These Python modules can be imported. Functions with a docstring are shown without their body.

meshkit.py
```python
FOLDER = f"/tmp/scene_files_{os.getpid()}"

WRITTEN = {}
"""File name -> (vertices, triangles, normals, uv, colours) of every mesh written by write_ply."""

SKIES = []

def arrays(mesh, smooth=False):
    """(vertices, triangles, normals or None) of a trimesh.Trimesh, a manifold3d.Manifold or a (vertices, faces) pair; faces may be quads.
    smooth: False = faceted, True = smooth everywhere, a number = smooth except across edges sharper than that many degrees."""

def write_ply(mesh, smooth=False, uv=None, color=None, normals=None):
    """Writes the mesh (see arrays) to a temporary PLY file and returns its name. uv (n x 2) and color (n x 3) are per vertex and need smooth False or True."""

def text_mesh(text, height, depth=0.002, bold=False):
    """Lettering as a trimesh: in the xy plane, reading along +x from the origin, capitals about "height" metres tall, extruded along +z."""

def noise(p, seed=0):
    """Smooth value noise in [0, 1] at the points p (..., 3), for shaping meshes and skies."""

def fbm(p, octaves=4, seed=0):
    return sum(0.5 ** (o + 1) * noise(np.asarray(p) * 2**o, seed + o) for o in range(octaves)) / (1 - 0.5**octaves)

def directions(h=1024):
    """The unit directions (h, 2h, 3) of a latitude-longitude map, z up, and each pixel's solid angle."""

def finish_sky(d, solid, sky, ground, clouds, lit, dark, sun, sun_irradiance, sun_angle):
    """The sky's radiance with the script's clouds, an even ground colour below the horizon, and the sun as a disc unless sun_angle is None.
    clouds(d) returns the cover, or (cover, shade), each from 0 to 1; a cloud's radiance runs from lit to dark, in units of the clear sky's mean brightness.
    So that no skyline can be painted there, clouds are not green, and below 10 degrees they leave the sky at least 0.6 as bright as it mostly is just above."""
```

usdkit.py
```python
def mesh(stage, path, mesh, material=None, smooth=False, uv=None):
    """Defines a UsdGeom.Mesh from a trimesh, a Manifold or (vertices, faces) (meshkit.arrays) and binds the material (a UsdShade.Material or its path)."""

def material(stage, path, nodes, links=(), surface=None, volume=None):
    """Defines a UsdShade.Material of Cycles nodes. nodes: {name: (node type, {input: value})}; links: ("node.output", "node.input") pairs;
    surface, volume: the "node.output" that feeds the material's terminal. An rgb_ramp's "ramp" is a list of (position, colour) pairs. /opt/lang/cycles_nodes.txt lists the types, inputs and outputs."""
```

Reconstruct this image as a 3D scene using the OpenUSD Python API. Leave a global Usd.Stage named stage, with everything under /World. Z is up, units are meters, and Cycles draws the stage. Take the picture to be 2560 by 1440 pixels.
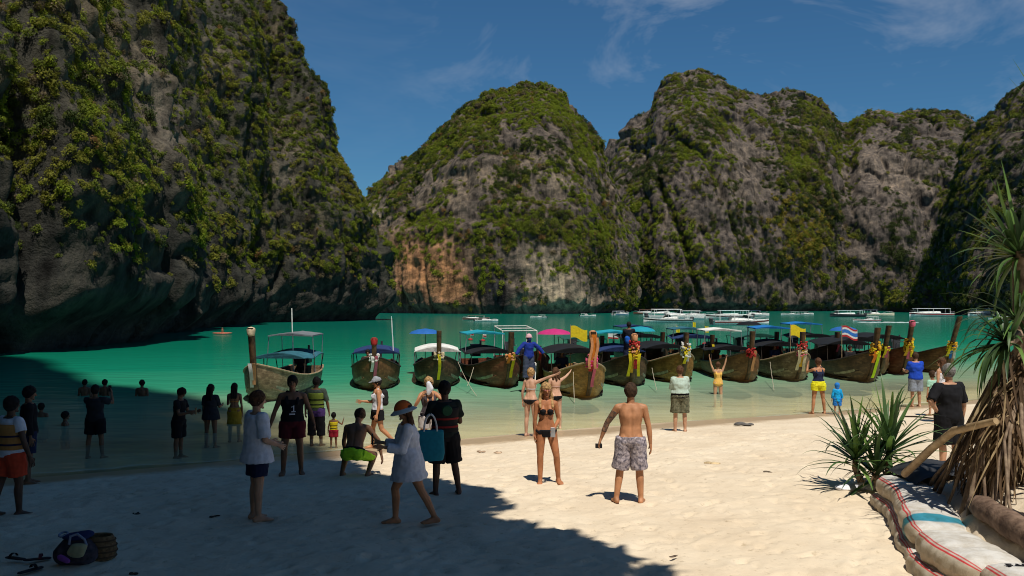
import math, random
import numpy as np, trimesh, manifold3d as m3
import usdkit, meshkit
from pxr import Usd, UsdGeom, Gf, Sdf, UsdLux, UsdShade, Vt

stage = Usd.Stage.CreateInMemory()
UsdGeom.SetStageUpAxis(stage, 'Z')
UsdGeom.SetStageMetersPerUnit(stage, 1.0)
UsdGeom.Xform.Define(stage, '/World')
UsdGeom.Scope.Define(stage, '/World/Looks')
random.seed(7)
rng = np.random.default_rng(7)

# ---------------------------------------------------------------- camera, sky, sun
EXPOSURE = 0.0
SUN_INT, SKY_STR = 1.2, 0.066
FPX, CX, HY, CAMZ = 2217.0, 1280.0, 757.0, 3.3        # focal length and horizon in photograph pixels, eye height in metres
SHD = np.array([-0.13, 0.46])                         # where a shadow goes, per metre of height
SUN = np.array([-SHD[0], -SHD[1], 1.0]); SUN /= np.linalg.norm(SUN)

cam = UsdGeom.Camera.Define(stage, '/World/camera')
cam.CreateHorizontalApertureAttr(36.0)
cam.CreateVerticalApertureAttr(36.0 * 9 / 16)
cam.CreateFocalLengthAttr(FPX / 2560 * 36.0)
cam.CreateVerticalApertureOffsetAttr((HY - 720) / 2560 * 36.0)
cam.CreateClippingRangeAttr(Gf.Vec2f(0.1, 5000))
cam.CreateExposureAttr(EXPOSURE)
cam.AddTranslateOp().Set(Gf.Vec3d(0, 0, CAMZ))
cam.AddRotateXOp().Set(90.0)

sky = UsdLux.DomeLight.Define(stage, '/World/sky')
sky.GetPrim().SetCustomDataByKey('kind', 'structure')
sky.GetPrim().SetCustomDataByKey('label', 'deep blue sky with a few thin wispy clouds')
sky.GetPrim().SetCustomDataByKey('category', 'sky')
skymat = usdkit.material(stage, '/World/Looks/sky', {
    'tc': ('texture_coordinate', {}),
    'sky': ('sky_texture', {'sky_type': 'single_scattering', 'sun_disc': False, 'sun_elevation': float(math.asin(SUN[2])),
                            'sun_rotation': float(math.atan2(SUN[0], SUN[1])), 'air_density': 1.0, 'aerosol_density': 0.12, 'ozone_density': 3.0, 'altitude': 0.0}),
    'tint': ('mix_color', {'blend_type': 'multiply', 'fac': 1.0, 'b': (0.40, 0.76, 0.97)}),
    'map': ('mapping', {'scale': (2.2, 1.0, 4.2), 'location': (5.3, 0.0, 0.4), 'rotation': (0, 0.35, 0)}),
    'cd': ('vector_math', {'math_type': 'dot_product', 'vector2': (0.232, 0.930, 0.285)}), 'cm': ('map_range', {'from_min': 0.93, 'from_max': 0.995, 'to_min': 0.12, 'to_max': 1.0, 'clamp': True}),
    'cf': ('math', {'math_type': 'multiply'}),
    'n': ('noise_texture', {'scale': 2.3, 'detail': 6.0, 'roughness': 0.62, 'distortion': 0.5}),
    'r': ('rgb_ramp', {'ramp': [(0.0, (0, 0, 0)), (0.50, (0, 0, 0)), (0.76, (1, 1, 1)), (1.0, (1, 1, 1))]}),
    'f': ('math', {'math_type': 'multiply', 'value2': 0.42}),
    'mix': ('mix_color', {'b': (9.0, 9.4, 10.0)}),
    'bg': ('background_shader', {'strength': SKY_STR})},
    [('tc.generated', 'map.vector'), ('map.vector', 'n.vector'), ('n.fac', 'r.fac'), ('r.color', 'f.value1'), ('f.value', 'cf.value1'), ('tc.generated', 'cd.vector1'), ('cd.value', 'cm.value'), ('cm.result', 'cf.value2'), ('cf.value', 'mix.fac'),
     ('sky.color', 'tint.a'), ('tint.result', 'mix.a'), ('mix.result', 'bg.color')], surface='bg.background')
UsdShade.MaterialBindingAPI.Apply(sky.GetPrim()).Bind(skymat)

sun = UsdLux.DistantLight.Define(stage, '/World/sun')
sun.CreateNormalizeAttr(True); sun.CreateIntensityAttr(SUN_INT); sun.CreateAngleAttr(0.53); sun.CreateColorAttr(Gf.Vec3f(1.0, 0.945, 0.85))
sun.AddTransformOp().Set(Gf.Matrix4d().SetRotate(Gf.Rotation(Gf.Vec3d(0, 0, 1), Gf.Vec3d(*map(float, SUN)))))

# ---------------------------------------------------------------- helpers
names = {}
def numbered(path):
    k = names.get(path, -1) + 1
    names[path] = k
    return path if k == 0 else '%s_%03d' % (path, k)
def setdata(prim, label=None, cat=None, group=None, kind=None):
    for k, v in (('label', label), ('category', cat), ('group', group), ('kind', kind)):
        if v: prim.SetCustomDataByKey(k, v)
    return prim
def thing(name, label, cat, loc=(0, 0, 0), yaw=0.0, group=None, kind=None):
    p = numbered('/World/' + name)
    x = UsdGeom.Xform.Define(stage, p)
    x.AddTranslateOp().Set(Gf.Vec3d(*map(float, loc)))
    if yaw: x.AddRotateZOp().Set(float(yaw))
    setdata(x.GetPrim(), label, cat, group, kind)
    return p
def part(parent, name, mesh, mat, smooth=30, label=None, uv=None, kind=None):
    p = numbered(parent + '/' + name)
    m = usdkit.mesh(stage, p, mesh, mat, smooth=smooth, uv=uv)
    m.CreateDoubleSidedAttr(True)
    setdata(m.GetPrim(), label, kind=kind)
    return p
def cat_(meshes):
    return trimesh.util.concatenate([trimesh.Trimesh(*meshkit.arrays(m)[:2], process=False) if not isinstance(m, trimesh.Trimesh) else m for m in meshes])
def grid_faces(nu, nv, wrap=False):
    i, j = np.meshgrid(np.arange(nu if wrap else nu - 1), np.arange(nv - 1), indexing='ij')
    a = i * nv + j; b = ((i + 1) % nu) * nv + j
    return np.stack([a, b, b + 1, a + 1], -1).reshape(-1, 4)
def tube(pts, r, n=8, caps=True):
    """a tapered tube along points; r is one radius or one per point"""
    pts = np.asarray(pts, float); k = len(pts); r = np.broadcast_to(np.asarray(r, float), (k,))
    t = np.gradient(pts, axis=0); t /= np.linalg.norm(t, axis=1, keepdims=True) + 1e-12
    up = np.array([0, 0, 1.0]) if abs(t[:, 2]).mean() < 0.8 else np.array([1.0, 0, 0])
    a = np.cross(t, up); a /= np.linalg.norm(a, axis=1, keepdims=True) + 1e-12
    b = np.cross(a, t)
    th = np.arange(n) / n * 2 * np.pi
    v = pts[:, None] + r[:, None, None] * (np.cos(th)[None, :, None] * a[:, None] + np.sin(th)[None, :, None] * b[:, None])
    f = []
    for i in range(k - 1):
        for j in range(n):
            q = (i * n + j, i * n + (j + 1) % n, (i + 1) * n + (j + 1) % n, (i + 1) * n + j)
            f += [q[:3], (q[0], q[2], q[3])]
    v = v.reshape(-1, 3)
    if caps:
        v = np.vstack([v, pts[0], pts[-1]]); e = len(v)
        for j in range(n):
            f += [(e - 2, (j + 1) % n, j), (e - 1, (k - 1) * n + j, (k - 1) * n + (j + 1) % n)]
    return trimesh.Trimesh(v, f, process=False)
def box(sx, sy, sz, c=(0, 0, 0), bev=0.0):
    if bev:
        h = np.array([sx, sy, sz]) / 2 - bev
        s = trimesh.creation.icosphere(1).vertices * bev
        m = m3.Manifold.hull_points(np.vstack([s + h * np.array([a, b, d]) for a in (-1, 1) for b in (-1, 1) for d in (-1, 1)]))
        t = cat_([m])
    else:
        t = trimesh.creation.box((sx, sy, sz))
    t.apply_translation(c); return t
ICO0, ICO1, ICO2 = (trimesh.creation.icosphere(k).vertices.copy() for k in (0, 1, 2))
def hull(*balls, ico=None):
    ico = ICO1 if ico is None else ico
    return m3.Manifold.hull_points(np.vstack([ico * np.asarray(r, float) + np.asarray(p, float) for p, r in balls]))
def pix(px, py, D):
    return np.array([(px - CX) / FPX * D, D, CAMZ + (HY - py) / FPX * D])
def to_pix(p):
    p = np.asarray(p, float); D = np.maximum(p[..., 1], 1e-3)
    return CX + p[..., 0] / D * FPX, HY - (p[..., 2] - CAMZ) / D * FPX
def sstep(a, b, x):
    t = np.clip((np.asarray(x, float) - a) / (b - a), 0, 1); return t * t * (3 - 2 * t)
def lin(c):
    c = np.asarray(c, float) / 255.0
    return tuple(np.where(c <= 0.04045, c / 12.92, ((c + 0.055) / 1.055) ** 2.4))

looks = {}
def mat(name, color, rough=0.7, var=0.12, scale=6.0, spec=0.3, bump=0.0, metallic=0.0, trans=0.0, second=None, coat=0.0):
    """an everyday surface: its colour broken up by noise, slight relief; reused by name"""
    if name in looks: return looks[name]
    c = np.asarray(color, float)
    lo, hi = c * (1 - var), c * (1 + var) if second is None else np.asarray(second, float)
    nodes = {'tc': ('texture_coordinate', {}), 'n': ('noise_texture', {'scale': scale, 'detail': 4.0, 'roughness': 0.6}),
             'r': ('rgb_ramp', {'ramp': [(0.36, lo), (0.64, np.minimum(hi, 0.95))]}),
             'p': ('principled_bsdf', {'roughness': rough, 'specular_ior_level': spec, 'metallic': metallic, 'coat_weight': coat})}
    links = [('tc.object', 'n.vector'), ('n.fac', 'r.fac'), ('r.color', 'p.base_color')]
    out = 'p.BSDF'
    if bump:
        nodes['b'] = ('bump', {'strength': 0.6, 'distance': bump}); links += [('n.fac', 'b.height'), ('b.normal', 'p.normal')]
    if trans:
        nodes['t'] = ('translucent_bsdf', {}); nodes['m'] = ('mix_closure', {'fac': trans})
        links += [('r.color', 't.color'), ('p.BSDF', 'm.closure1'), ('t.BSDF', 'm.closure2')]; out = 'm.closure'
    looks[name] = usdkit.material(stage, '/World/Looks/' + name, nodes, links, surface=out)
    return looks[name]

# ---------------------------------------------------------------- the beach
SH_A, SH_B = 21.9, 0.53                                # the water's edge: y = SH_A + SH_B x
SH_N = math.hypot(1, SH_B)
BAG = np.array([[5.6, 14.5], [5.35, 12.4], [4.85, 10.2], [4.55, 9.2], [4.55, 4.0], [4.4, -4.0]])   # foot of the sandbag wall
def shore(x, y):
    return (SH_A + SH_B * np.asarray(x, float) - np.asarray(y, float)) / SH_N + 0.35 * np.sin(np.asarray(x) * 0.31 + 1.0) * np.exp(-(np.asarray(x) / 60) ** 2)
def terrain(x, y):
    x = np.asarray(x, float); y = np.asarray(y, float)
    s = shore(x, y)
    z = np.where(s > 0, 0.5 * (1 - np.exp(-np.maximum(s, 0) / 6.5)) + 0.006 * np.maximum(s, 0), 0.0)
    z = np.where(s <= 0, np.maximum(0.085 * s, -0.68 + 0.03 * (s + 8)), z)
    z = np.maximum(z, -6.0)
    bx = np.interp(y, BAG[::-1, 1], BAG[::-1, 0])
    z = z + 0.42 * sstep(-0.05, 0.4, x - bx) * sstep(15.0, 12.5, y) + 0.75 * sstep(0.2, 2.2, x - bx) * sstep(14.5, 10.5, y)
    z = z + 1.05 * sstep(5.5, 1.0, y) * sstep(-30, -6, y)
    return z
def on_ground(px, py):
    """the point of the beach seen at a pixel of the photograph"""
    D = np.linspace(6, 400, 40000)
    x = (px - CX) / FPX * D; z = CAMZ + (HY - py) / FPX * D
    k = int(np.argmax(z <= np.maximum(terrain(x, D), 0)))
    return np.array([x[k], D[k], float(terrain(x[k], D[k]))])

def spaced(lo, a, b, hi, fine, grow):
    core = np.arange(a, b + 1e-9, fine); out, st = [b], fine
    right, left = [], []
    x = core[-1]
    while x < hi: st *= grow; x += st; right.append(min(x, hi))
    x, st = core[0], fine
    while x > lo: st *= grow; x -= st; left.append(max(x, lo))
    return np.array(left[::-1] + list(core) + right)
gx = spaced(-900, -10.5, 8.0, 900, 0.06, 1.07)
gy = spaced(-300, 7.6, 21.0, 1600, 0.06, 1.06)
X, Y = np.meshgrid(gx, gy, indexing='ij')
Z = terrain(X, Y)
near = sstep(40, 24, Y) * sstep(-26, -14, X) * sstep(22, 14, X)
dry = sstep(0.6, 3.0, shore(X, Y))
P3 = np.stack([X, Y, 0 * X], -1)
lump = meshkit.fbm(P3 * 1.1, 3, 3) - 0.5
foot = meshkit.fbm(P3 * 3.4 + 7, 3, 5) - 0.5
Z = Z + near * dry * (0.07 * lump + 0.05 * foot)
# trodden hollows: one small bowl with a raised rim for each footprint
pr = np.random.default_rng(11)
for k in range(1500):
    fx, fy = pr.uniform(-9, 6.5), 7.6 + 13.4 * pr.random() ** 1.3
    if shore(fx, fy) < 1.2: continue
    i0, i1 = np.searchsorted(gx, [fx - 0.3, fx + 0.3]); j0, j1 = np.searchsorted(gy, [fy - 0.3, fy + 0.3])
    a = pr.uniform(0, 3.14); dx, dy = X[i0:i1, j0:j1] - fx, Y[i0:i1, j0:j1] - fy
    u, w = dx * math.cos(a) + dy * math.sin(a), -dx * math.sin(a) + dy * math.cos(a)
    q = np.sqrt((u / 0.14) ** 2 + (w / 0.065) ** 2)
    Z[i0:i1, j0:j1] += pr.uniform(0.5, 1.1) * (-0.035 * np.exp(-q ** 2) + 0.012 * np.exp(-((q - 1.5) / 0.5) ** 2))
sand = usdkit.material(stage, '/World/Looks/sand', {
    'g': ('geometry', {}),
    'n1': ('noise_texture', {'scale': 0.7, 'detail': 5.0, 'roughness': 0.65}), 'n2': ('noise_texture', {'scale': 9.0, 'detail': 5.0, 'roughness': 0.7}),
    'n3': ('noise_texture', {'scale': 260.0, 'detail': 2.0}),
    'r1': ('rgb_ramp', {'ramp': [(0.3, (0.64, 0.52, 0.37)), (0.55, (0.70, 0.585, 0.43)), (0.75, (0.74, 0.635, 0.48))]}),
    'r2': ('rgb_ramp', {'ramp': [(0.26, (0.62, 0.58, 0.52)), (0.42, (1, 1, 1)), (1.0, (1, 1, 1))]}),
    'r3': ('rgb_ramp', {'ramp': [(0.3, (0.88, 0.87, 0.86)), (0.7, (1.06, 1.06, 1.06))]}),
    'm1': ('mix_color', {'blend_type': 'multiply', 'fac': 1.0}), 'm2': ('mix_color', {'blend_type': 'multiply', 'fac': 1.0}),
    'dot': ('vector_math', {'math_type': 'dot_product', 'vector2': (SH_B / SH_N, -1 / SH_N, 0)}),
    'off': ('math', {'math_type': 'add', 'value2': SH_A / SH_N}),
    'wob': ('math', {'math_type': 'multiply_add', 'value2': 1.6}),
    'wv': ('map_range', {'from_min': -1.2, 'from_max': 3.8, 'clamp': True}), 'wet': ('rgb_ramp', {'ramp': [(0.0, (.25,) * 3), (0.30, (.35,) * 3), (0.42, (1,) * 3), (0.62, (1,) * 3), (0.74, (0,) * 3), (1.0, (0,) * 3)]}),
    'wm': ('mix_color', {'blend_type': 'multiply', 'b': (0.66, 0.58, 0.47)}),
    'wr': ('map_range', {'from_min': 0.0, 'from_max': 1.0, 'to_min': 0.9, 'to_max': 0.32, 'clamp': True}),
    'b1': ('bump', {'strength': 0.55, 'distance': 0.035}), 'b2': ('bump', {'strength': 0.25, 'distance': 0.004}),
    'p': ('principled_bsdf', {'roughness': 0.9, 'specular_ior_level': 0.25})},
    [('g.position', 'n1.vector'), ('g.position', 'n2.vector'), ('g.position', 'n3.vector'), ('n1.fac', 'r1.fac'), ('n2.fac', 'r2.fac'), ('n3.fac', 'r3.fac'),
     ('r1.color', 'm1.a'), ('r2.color', 'm1.b'), ('m1.result', 'm2.a'), ('r3.color', 'm2.b'),
     ('g.position', 'dot.vector1'), ('dot.value', 'off.value1'), ('n1.fac', 'wob.value1'), ('off.value', 'wob.value3'), ('wob.value', 'wv.value'), ('wv.result', 'wet.fac'),
     ('wet.color', 'wm.fac'), ('m2.result', 'wm.a'), ('wm.result', 'p.base_color'), ('wet.color', 'wr.value'), ('wr.result', 'p.roughness'),
     ('n2.fac', 'b1.height'), ('n3.fac', 'b2.height'), ('b1.normal', 'b2.normal'), ('b2.normal', 'p.normal')], surface='p.BSDF')
m = usdkit.mesh(stage, '/World/beach', (np.stack([X, Y, Z], -1).reshape(-1, 3), grid_faces(len(gx), len(gy))), sand, smooth=True)
setdata(m.GetPrim(), 'pale trodden sand beach sloping into the bay', 'beach', kind='structure')

# ---------------------------------------------------------------- the bay
wx = spaced(-900, -40, 40, 900, 1.0, 1.15); wy = spaced(10, 14, 80, 1600, 1.0, 1.12)
WX, WY = np.meshgrid(wx, wy, indexing='ij')
water = usdkit.material(stage, '/World/Looks/water', {
    'g': ('geometry', {}),
    'dot': ('vector_math', {'math_type': 'dot_product', 'vector2': (-SH_B / SH_N, 1 / SH_N, 0)}),
    'off': ('math', {'math_type': 'add', 'value2': -SH_A / SH_N}),
    'map0': ('mapping', {'scale': (0.045, 0.11, 1.0)}), 'n0': ('noise_texture', {'scale': 1.0, 'detail': 4.0, 'roughness': 0.6}),
    'wob': ('math', {'math_type': 'multiply_add', 'value2': 12.0}),
    'mr': ('map_range', {'from_min': 4.0, 'from_max': 104.0, 'clamp': True}),
    'body': ('rgb_ramp', {'ramp': [(0.0, (0.60, 0.60, 0.44)), (0.05, (0.50, 0.57, 0.39)), (0.11, (0.25, 0.45, 0.28)), (0.18, (0.036, 0.285, 0.165)), (0.30, (0.006, 0.205, 0.122)), (0.5, (0.002, 0.150, 0.088)), (1.0, (0.001, 0.110, 0.076))]}),
    'opa': ('rgb_ramp', {'ramp': [(0.0, (0.0,) * 3), (0.02, (0.10,) * 3), (0.06, (0.40,) * 3), (0.12, (0.78,) * 3), (0.2, (1, 1, 1)), (1, (1, 1, 1))]}),
    'mapw': ('mapping', {'scale': (0.45, 1.0, 1.0), 'rotation': (0, 0, 0.45)}), 'w1': ('noise_texture', {'scale': 1.0, 'detail': 3.0, 'roughness': 0.5}),
    'bump': ('bump', {'strength': 0.4, 'distance': 0.12}),
    'tr': ('transparent_bsdf', {'color': (0.92, 0.97, 0.86)}), 'df': ('diffuse_bsdf', {}),
    'gl': ('glossy_bsdf', {'color': (0.9, 0.95, 1.0), 'roughness': 0.10}), 'fr': ('fresnel', {'IOR': 1.25}),
    'frs': ('math', {'math_type': 'multiply', 'value2': 0.55}),
    'fa': ('math', {'math_type': 'multiply_add', 'value2': 1.3}), 'fm': ('map_range', {'from_min': 0.6, 'from_max': 4.6, 'clamp': True}),
    'fo': ('rgb_ramp', {'ramp': [(0.0, (0,) * 3), (0.02, (.55,) * 3), (0.07, (.12,) * 3), (0.13, (0,) * 3), (0.40, (0,) * 3), (0.45, (.22,) * 3), (0.52, (0,) * 3), (1.0, (0,) * 3)]}),
    'bf': ('mix_color', {'b': (0.70, 0.70, 0.62)}), 'om': ('math', {'math_type': 'maximum'}),
    'mx1': ('mix_closure', {}), 'mx2': ('mix_closure', {})},
    [('g.position', 'dot.vector1'), ('dot.value', 'off.value1'), ('g.position', 'map0.vector'), ('map0.vector', 'n0.vector'),
     ('n0.fac', 'wob.value1'), ('off.value', 'wob.value3'), ('wob.value', 'mr.value'), ('mr.result', 'body.fac'), ('mr.result', 'opa.fac'),
     ('g.position', 'mapw.vector'), ('mapw.vector', 'w1.vector'), ('w1.fac', 'bump.height'), ('bump.normal', 'gl.normal'), ('bump.normal', 'df.normal'), ('bump.normal', 'fr.normal'),
     ('w1.fac', 'fa.value1'), ('off.value', 'fa.value3'), ('fa.value', 'fm.value'), ('fm.result', 'fo.fac'), ('fo.color', 'bf.fac'), ('body.color', 'bf.a'), ('opa.color', 'om.value1'), ('fo.color', 'om.value2'), ('bf.result', 'df.color'), ('om.value', 'mx1.fac'), ('tr.BSDF', 'mx1.closure1'), ('df.BSDF', 'mx1.closure2'),
     ('fr.fac', 'frs.value1'), ('frs.value', 'mx2.fac'), ('mx1.closure', 'mx2.closure1'), ('gl.BSDF', 'mx2.closure2')], surface='mx2.closure')
m = usdkit.mesh(stage, '/World/water', (np.stack([WX, WY, 0 * WX], -1).reshape(-1, 3), grid_faces(len(wx), len(wy))), water, smooth=True)
setdata(m.GetPrim(), 'emerald green bay water turning clear and pale over the sand', 'water', kind='structure')
# ---------------------------------------------------------------- limestone cliffs
rock = usdkit.material(stage, '/World/Looks/limestone', {
    'g': ('geometry', {}), 'a': ('attribute', {'attribute': 'tint'}),
    'ms': ('mapping', {'scale': (0.55, 0.55, 0.07)}), 'ns': ('noise_texture', {'scale': 1.0, 'detail': 6.0, 'roughness': 0.65, 'distortion': 0.4}),
    'nf': ('noise_texture', {'scale': 0.5, 'detail': 8.0, 'roughness': 0.72}),
    'rs': ('rgb_ramp', {'ramp': [(0.32, (0.22, 0.21, 0.21)), (0.50, (0.92, 0.92, 0.92)), (0.68, (1.65, 1.55, 1.4))]}),
    'rf': ('rgb_ramp', {'ramp': [(0.32, (0.42, 0.42, 0.42)), (0.5, (1, 1, 1)), (0.70, (1.35, 1.3, 1.22))]}),
    'm1': ('mix_color', {'blend_type': 'multiply', 'fac': 1.0}), 'm2': ('mix_color', {'blend_type': 'multiply', 'fac': 1.0}),
    'nd': ('noise_texture', {'scale': 2.6, 'detail': 4.0, 'roughness': 0.6}), 'b0': ('bump', {'strength': 0.8, 'distance': 0.25}),
    'b': ('bump', {'strength': 0.9, 'distance': 0.9}),
    'p': ('principled_bsdf', {'roughness': 0.92, 'specular_ior_level': 0.15})},
    [('g.position', 'ms.vector'), ('ms.vector', 'ns.vector'), ('g.position', 'nf.vector'), ('ns.fac', 'rs.fac'), ('nf.fac', 'rf.fac'),
     ('a.color', 'm1.a'), ('rs.color', 'm1.b'), ('m1.result', 'm2.a'), ('rf.color', 'm2.b'), ('m2.result', 'p.base_color'), ('nf.fac', 'b.height'), ('g.position', 'nd.vector'), ('nd.fac', 'b0.height'), ('b.normal', 'b0.normal'), ('b0.normal', 'p.normal')], surface='p.BSDF')

def leafmat(name, c, tr=0.25):
    return mat(name, c, rough=0.75, var=0.35, scale=1.5, spec=0.2, trans=tr)
TONES = {'deep_green': (0.048, 0.066, 0.014), 'mid_green': (0.108, 0.132, 0.013), 'olive': (0.160, 0.160, 0.018), 'fresh_green': (0.165, 0.205, 0.013), 'yellow': (0.235, 0.180, 0.022), 'dry_brown': (0.135, 0.105, 0.055), 'orange_brown': (0.20, 0.11, 0.035)}
def bush_mesh(n, seed, leaf=0.30, flat=0.8):
    r = np.random.default_rng(seed)
    c = []
    for k in range(7):
        d = r.normal(size=3); d /= np.linalg.norm(d); d[2] = abs(d[2]); c.append(d * r.uniform(0.25, 0.6))
    c = np.array(c); pick = r.integers(0, 7, n)
    d = r.normal(size=(n, 3)); d /= np.linalg.norm(d, axis=1, keepdims=True)
    p = c[pick] + d * (0.42 * r.random((n, 1)) ** 0.35)
    p[:, 2] *= flat
    nrm = d + 0.7 * r.normal(size=(n, 3)) + np.array([0, 0, 0.5]); nrm /= np.linalg.norm(nrm, axis=1, keepdims=True)
    a = np.cross(nrm, r.normal(size=(n, 3))); a /= np.linalg.norm(a, axis=1, keepdims=True); b = np.cross(nrm, a)
    s = leaf * r.uniform(0.6, 1.3, (n, 1))
    v = np.stack([p - a * s * 0.5, p + b * s * 0.35 - nrm * s * 0.1, p + a * s * 0.6, p - b * s * 0.35 - nrm * s * 0.1], 1).reshape(-1, 3)
    return v, np.arange(4 * n).reshape(-1, 4)

def cliff(name, label, base, top, nu, nv, power=1.6, rib=(2.5, 16.0), mid=(0.9, 4.0), fine=(0.3, 1.3), notch=1.8, seed=1, back=(45, 14), bulge=None, tint=None, ledge=0.8, groove=(0, 10)):
    base, top = np.asarray(base, float), np.asarray(top, float)
    L = np.concatenate([[0], np.cumsum(np.linalg.norm(np.diff(base, axis=0), axis=1))])
    from scipy.interpolate import PchipInterpolator as PI
    u = np.linspace(0, L[-1], nu)
    B, T = PI(L, base)(u), PI(L, top)(u)
    tan = np.gradient(B, axis=0); tan /= np.linalg.norm(tan, axis=1, keepdims=True)
    k = max(3, nu // 40); ker = np.ones(k) / k
    N = np.stack([tan[:, 1], -tan[:, 0]], -1)                      # outward, towards the bay
    N = np.stack([np.convolve(np.pad(N[:, i], k, 'edge'), ker, 'same')[k:-k] for i in (0, 1)], -1); N /= np.linalg.norm(N, axis=1, keepdims=True)
    v = np.linspace(0, 1, nv); g = v ** power
    if bulge is not None: g = g + bulge(v)
    p = np.zeros((nu, nv, 3))
    p[..., :2] = B[:, None] + (T[:, None, :2] - B[:, None]) * g[None, :, None]
    p[..., 2] = -1.5 + (T[:, 2] + 1.5)[:, None] * v[None]
    kk = (np.arange(1, back[1] + 1) / back[1])
    q = np.zeros((nu, back[1], 3))
    q[..., :2] = T[:, None, :2] - N[:, None] * (back[0] * kk[None, :, None])
    q[..., 2] = T[:, 2][:, None] * (1 - kk[None] ** 2.2) - 2.0 * kk[None]
    p = np.concatenate([p, q], 1)
    n3 = np.concatenate([N, 0 * N[:, :1] + 0.35], -1); n3 /= np.linalg.norm(n3, axis=1, keepdims=True)
    ridg = lambda s, o, sd: 1 - np.abs(2 * meshkit.fbm(p * s, o, sd) - 1) * 1.6
    d = rib[0] * (ridg(np.array([1, 1, 0.28]) / rib[1], 2, seed) - 0.55) + mid[0] * 2 * (meshkit.fbm(p * np.array([1, 1, 0.45]) / mid[1], 3, seed + 3) - 0.5) + fine[0] * 2 * (meshkit.fbm(p / fine[1], 3, seed + 9) - 0.5)
    d = d + ledge * (meshkit.noise(p * np.array([0.5, 0.5, 2.2]) / mid[1], seed + 21) - 0.5)
    if groove[0]:
        pt = p + np.stack([p[..., 2] * .22, p[..., 2] * -.12, 0 * p[..., 2]], -1)
        for wl, am, sd_ in ((groove[1], 1.0, 41), (groove[1] * .45, .45, 47)):
            gg = 1 - np.abs(2 * meshkit.fbm(pt * np.array([1, 1, .10]) / wl, 2, seed + sd_) - 1)
            d = d - groove[0] * am * sstep(.84, .985, gg) * (.4 + .6 * sstep(.35, .6, meshkit.noise(p * .05, seed + 60)))
    z = p[..., 2]
    h3 = 3.0 + 1.4 * (meshkit.noise(p * 0.25, seed + 5) - 0.3)
    d = d * sstep(-0.2, 2.0, z + 0.5) - notch * (1 - sstep(0.3, 1.0, z / h3))
    if True:
        fade = np.ones(p.shape[1]); fade[nv:] = np.linspace(1, 0, back[1]); d = d * fade[None]
    p = p + n3[:, None] * d[..., None]
    p[:, nv - 6:nv + 4, 2] += (1.6 * mid[0]) * (meshkit.fbm(p[:, nv - 6:nv + 4] / (mid[1] * 0.8), 3, seed + 31) - 0.5)
    f = grid_faces(nu, p.shape[1])
    V = p.reshape(-1, 3)
    path = numbered('/World/' + name)
    m = usdkit.mesh(stage, path, (V, f), rock, smooth=True)
    m.CreateDoubleSidedAttr(True)
    col = tint(V) if tint is not None else np.full((len(V), 3), 0.16)
    UsdGeom.PrimvarsAPI(m).CreatePrimvar('tint', Sdf.ValueTypeNames.Color3fArray, 'vertex').Set(Vt.Vec3fArray.FromNumpy(col.astype(np.float32)))
    setdata(m.GetPrim(), label, 'cliff', kind='structure')
    return V, f

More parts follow.
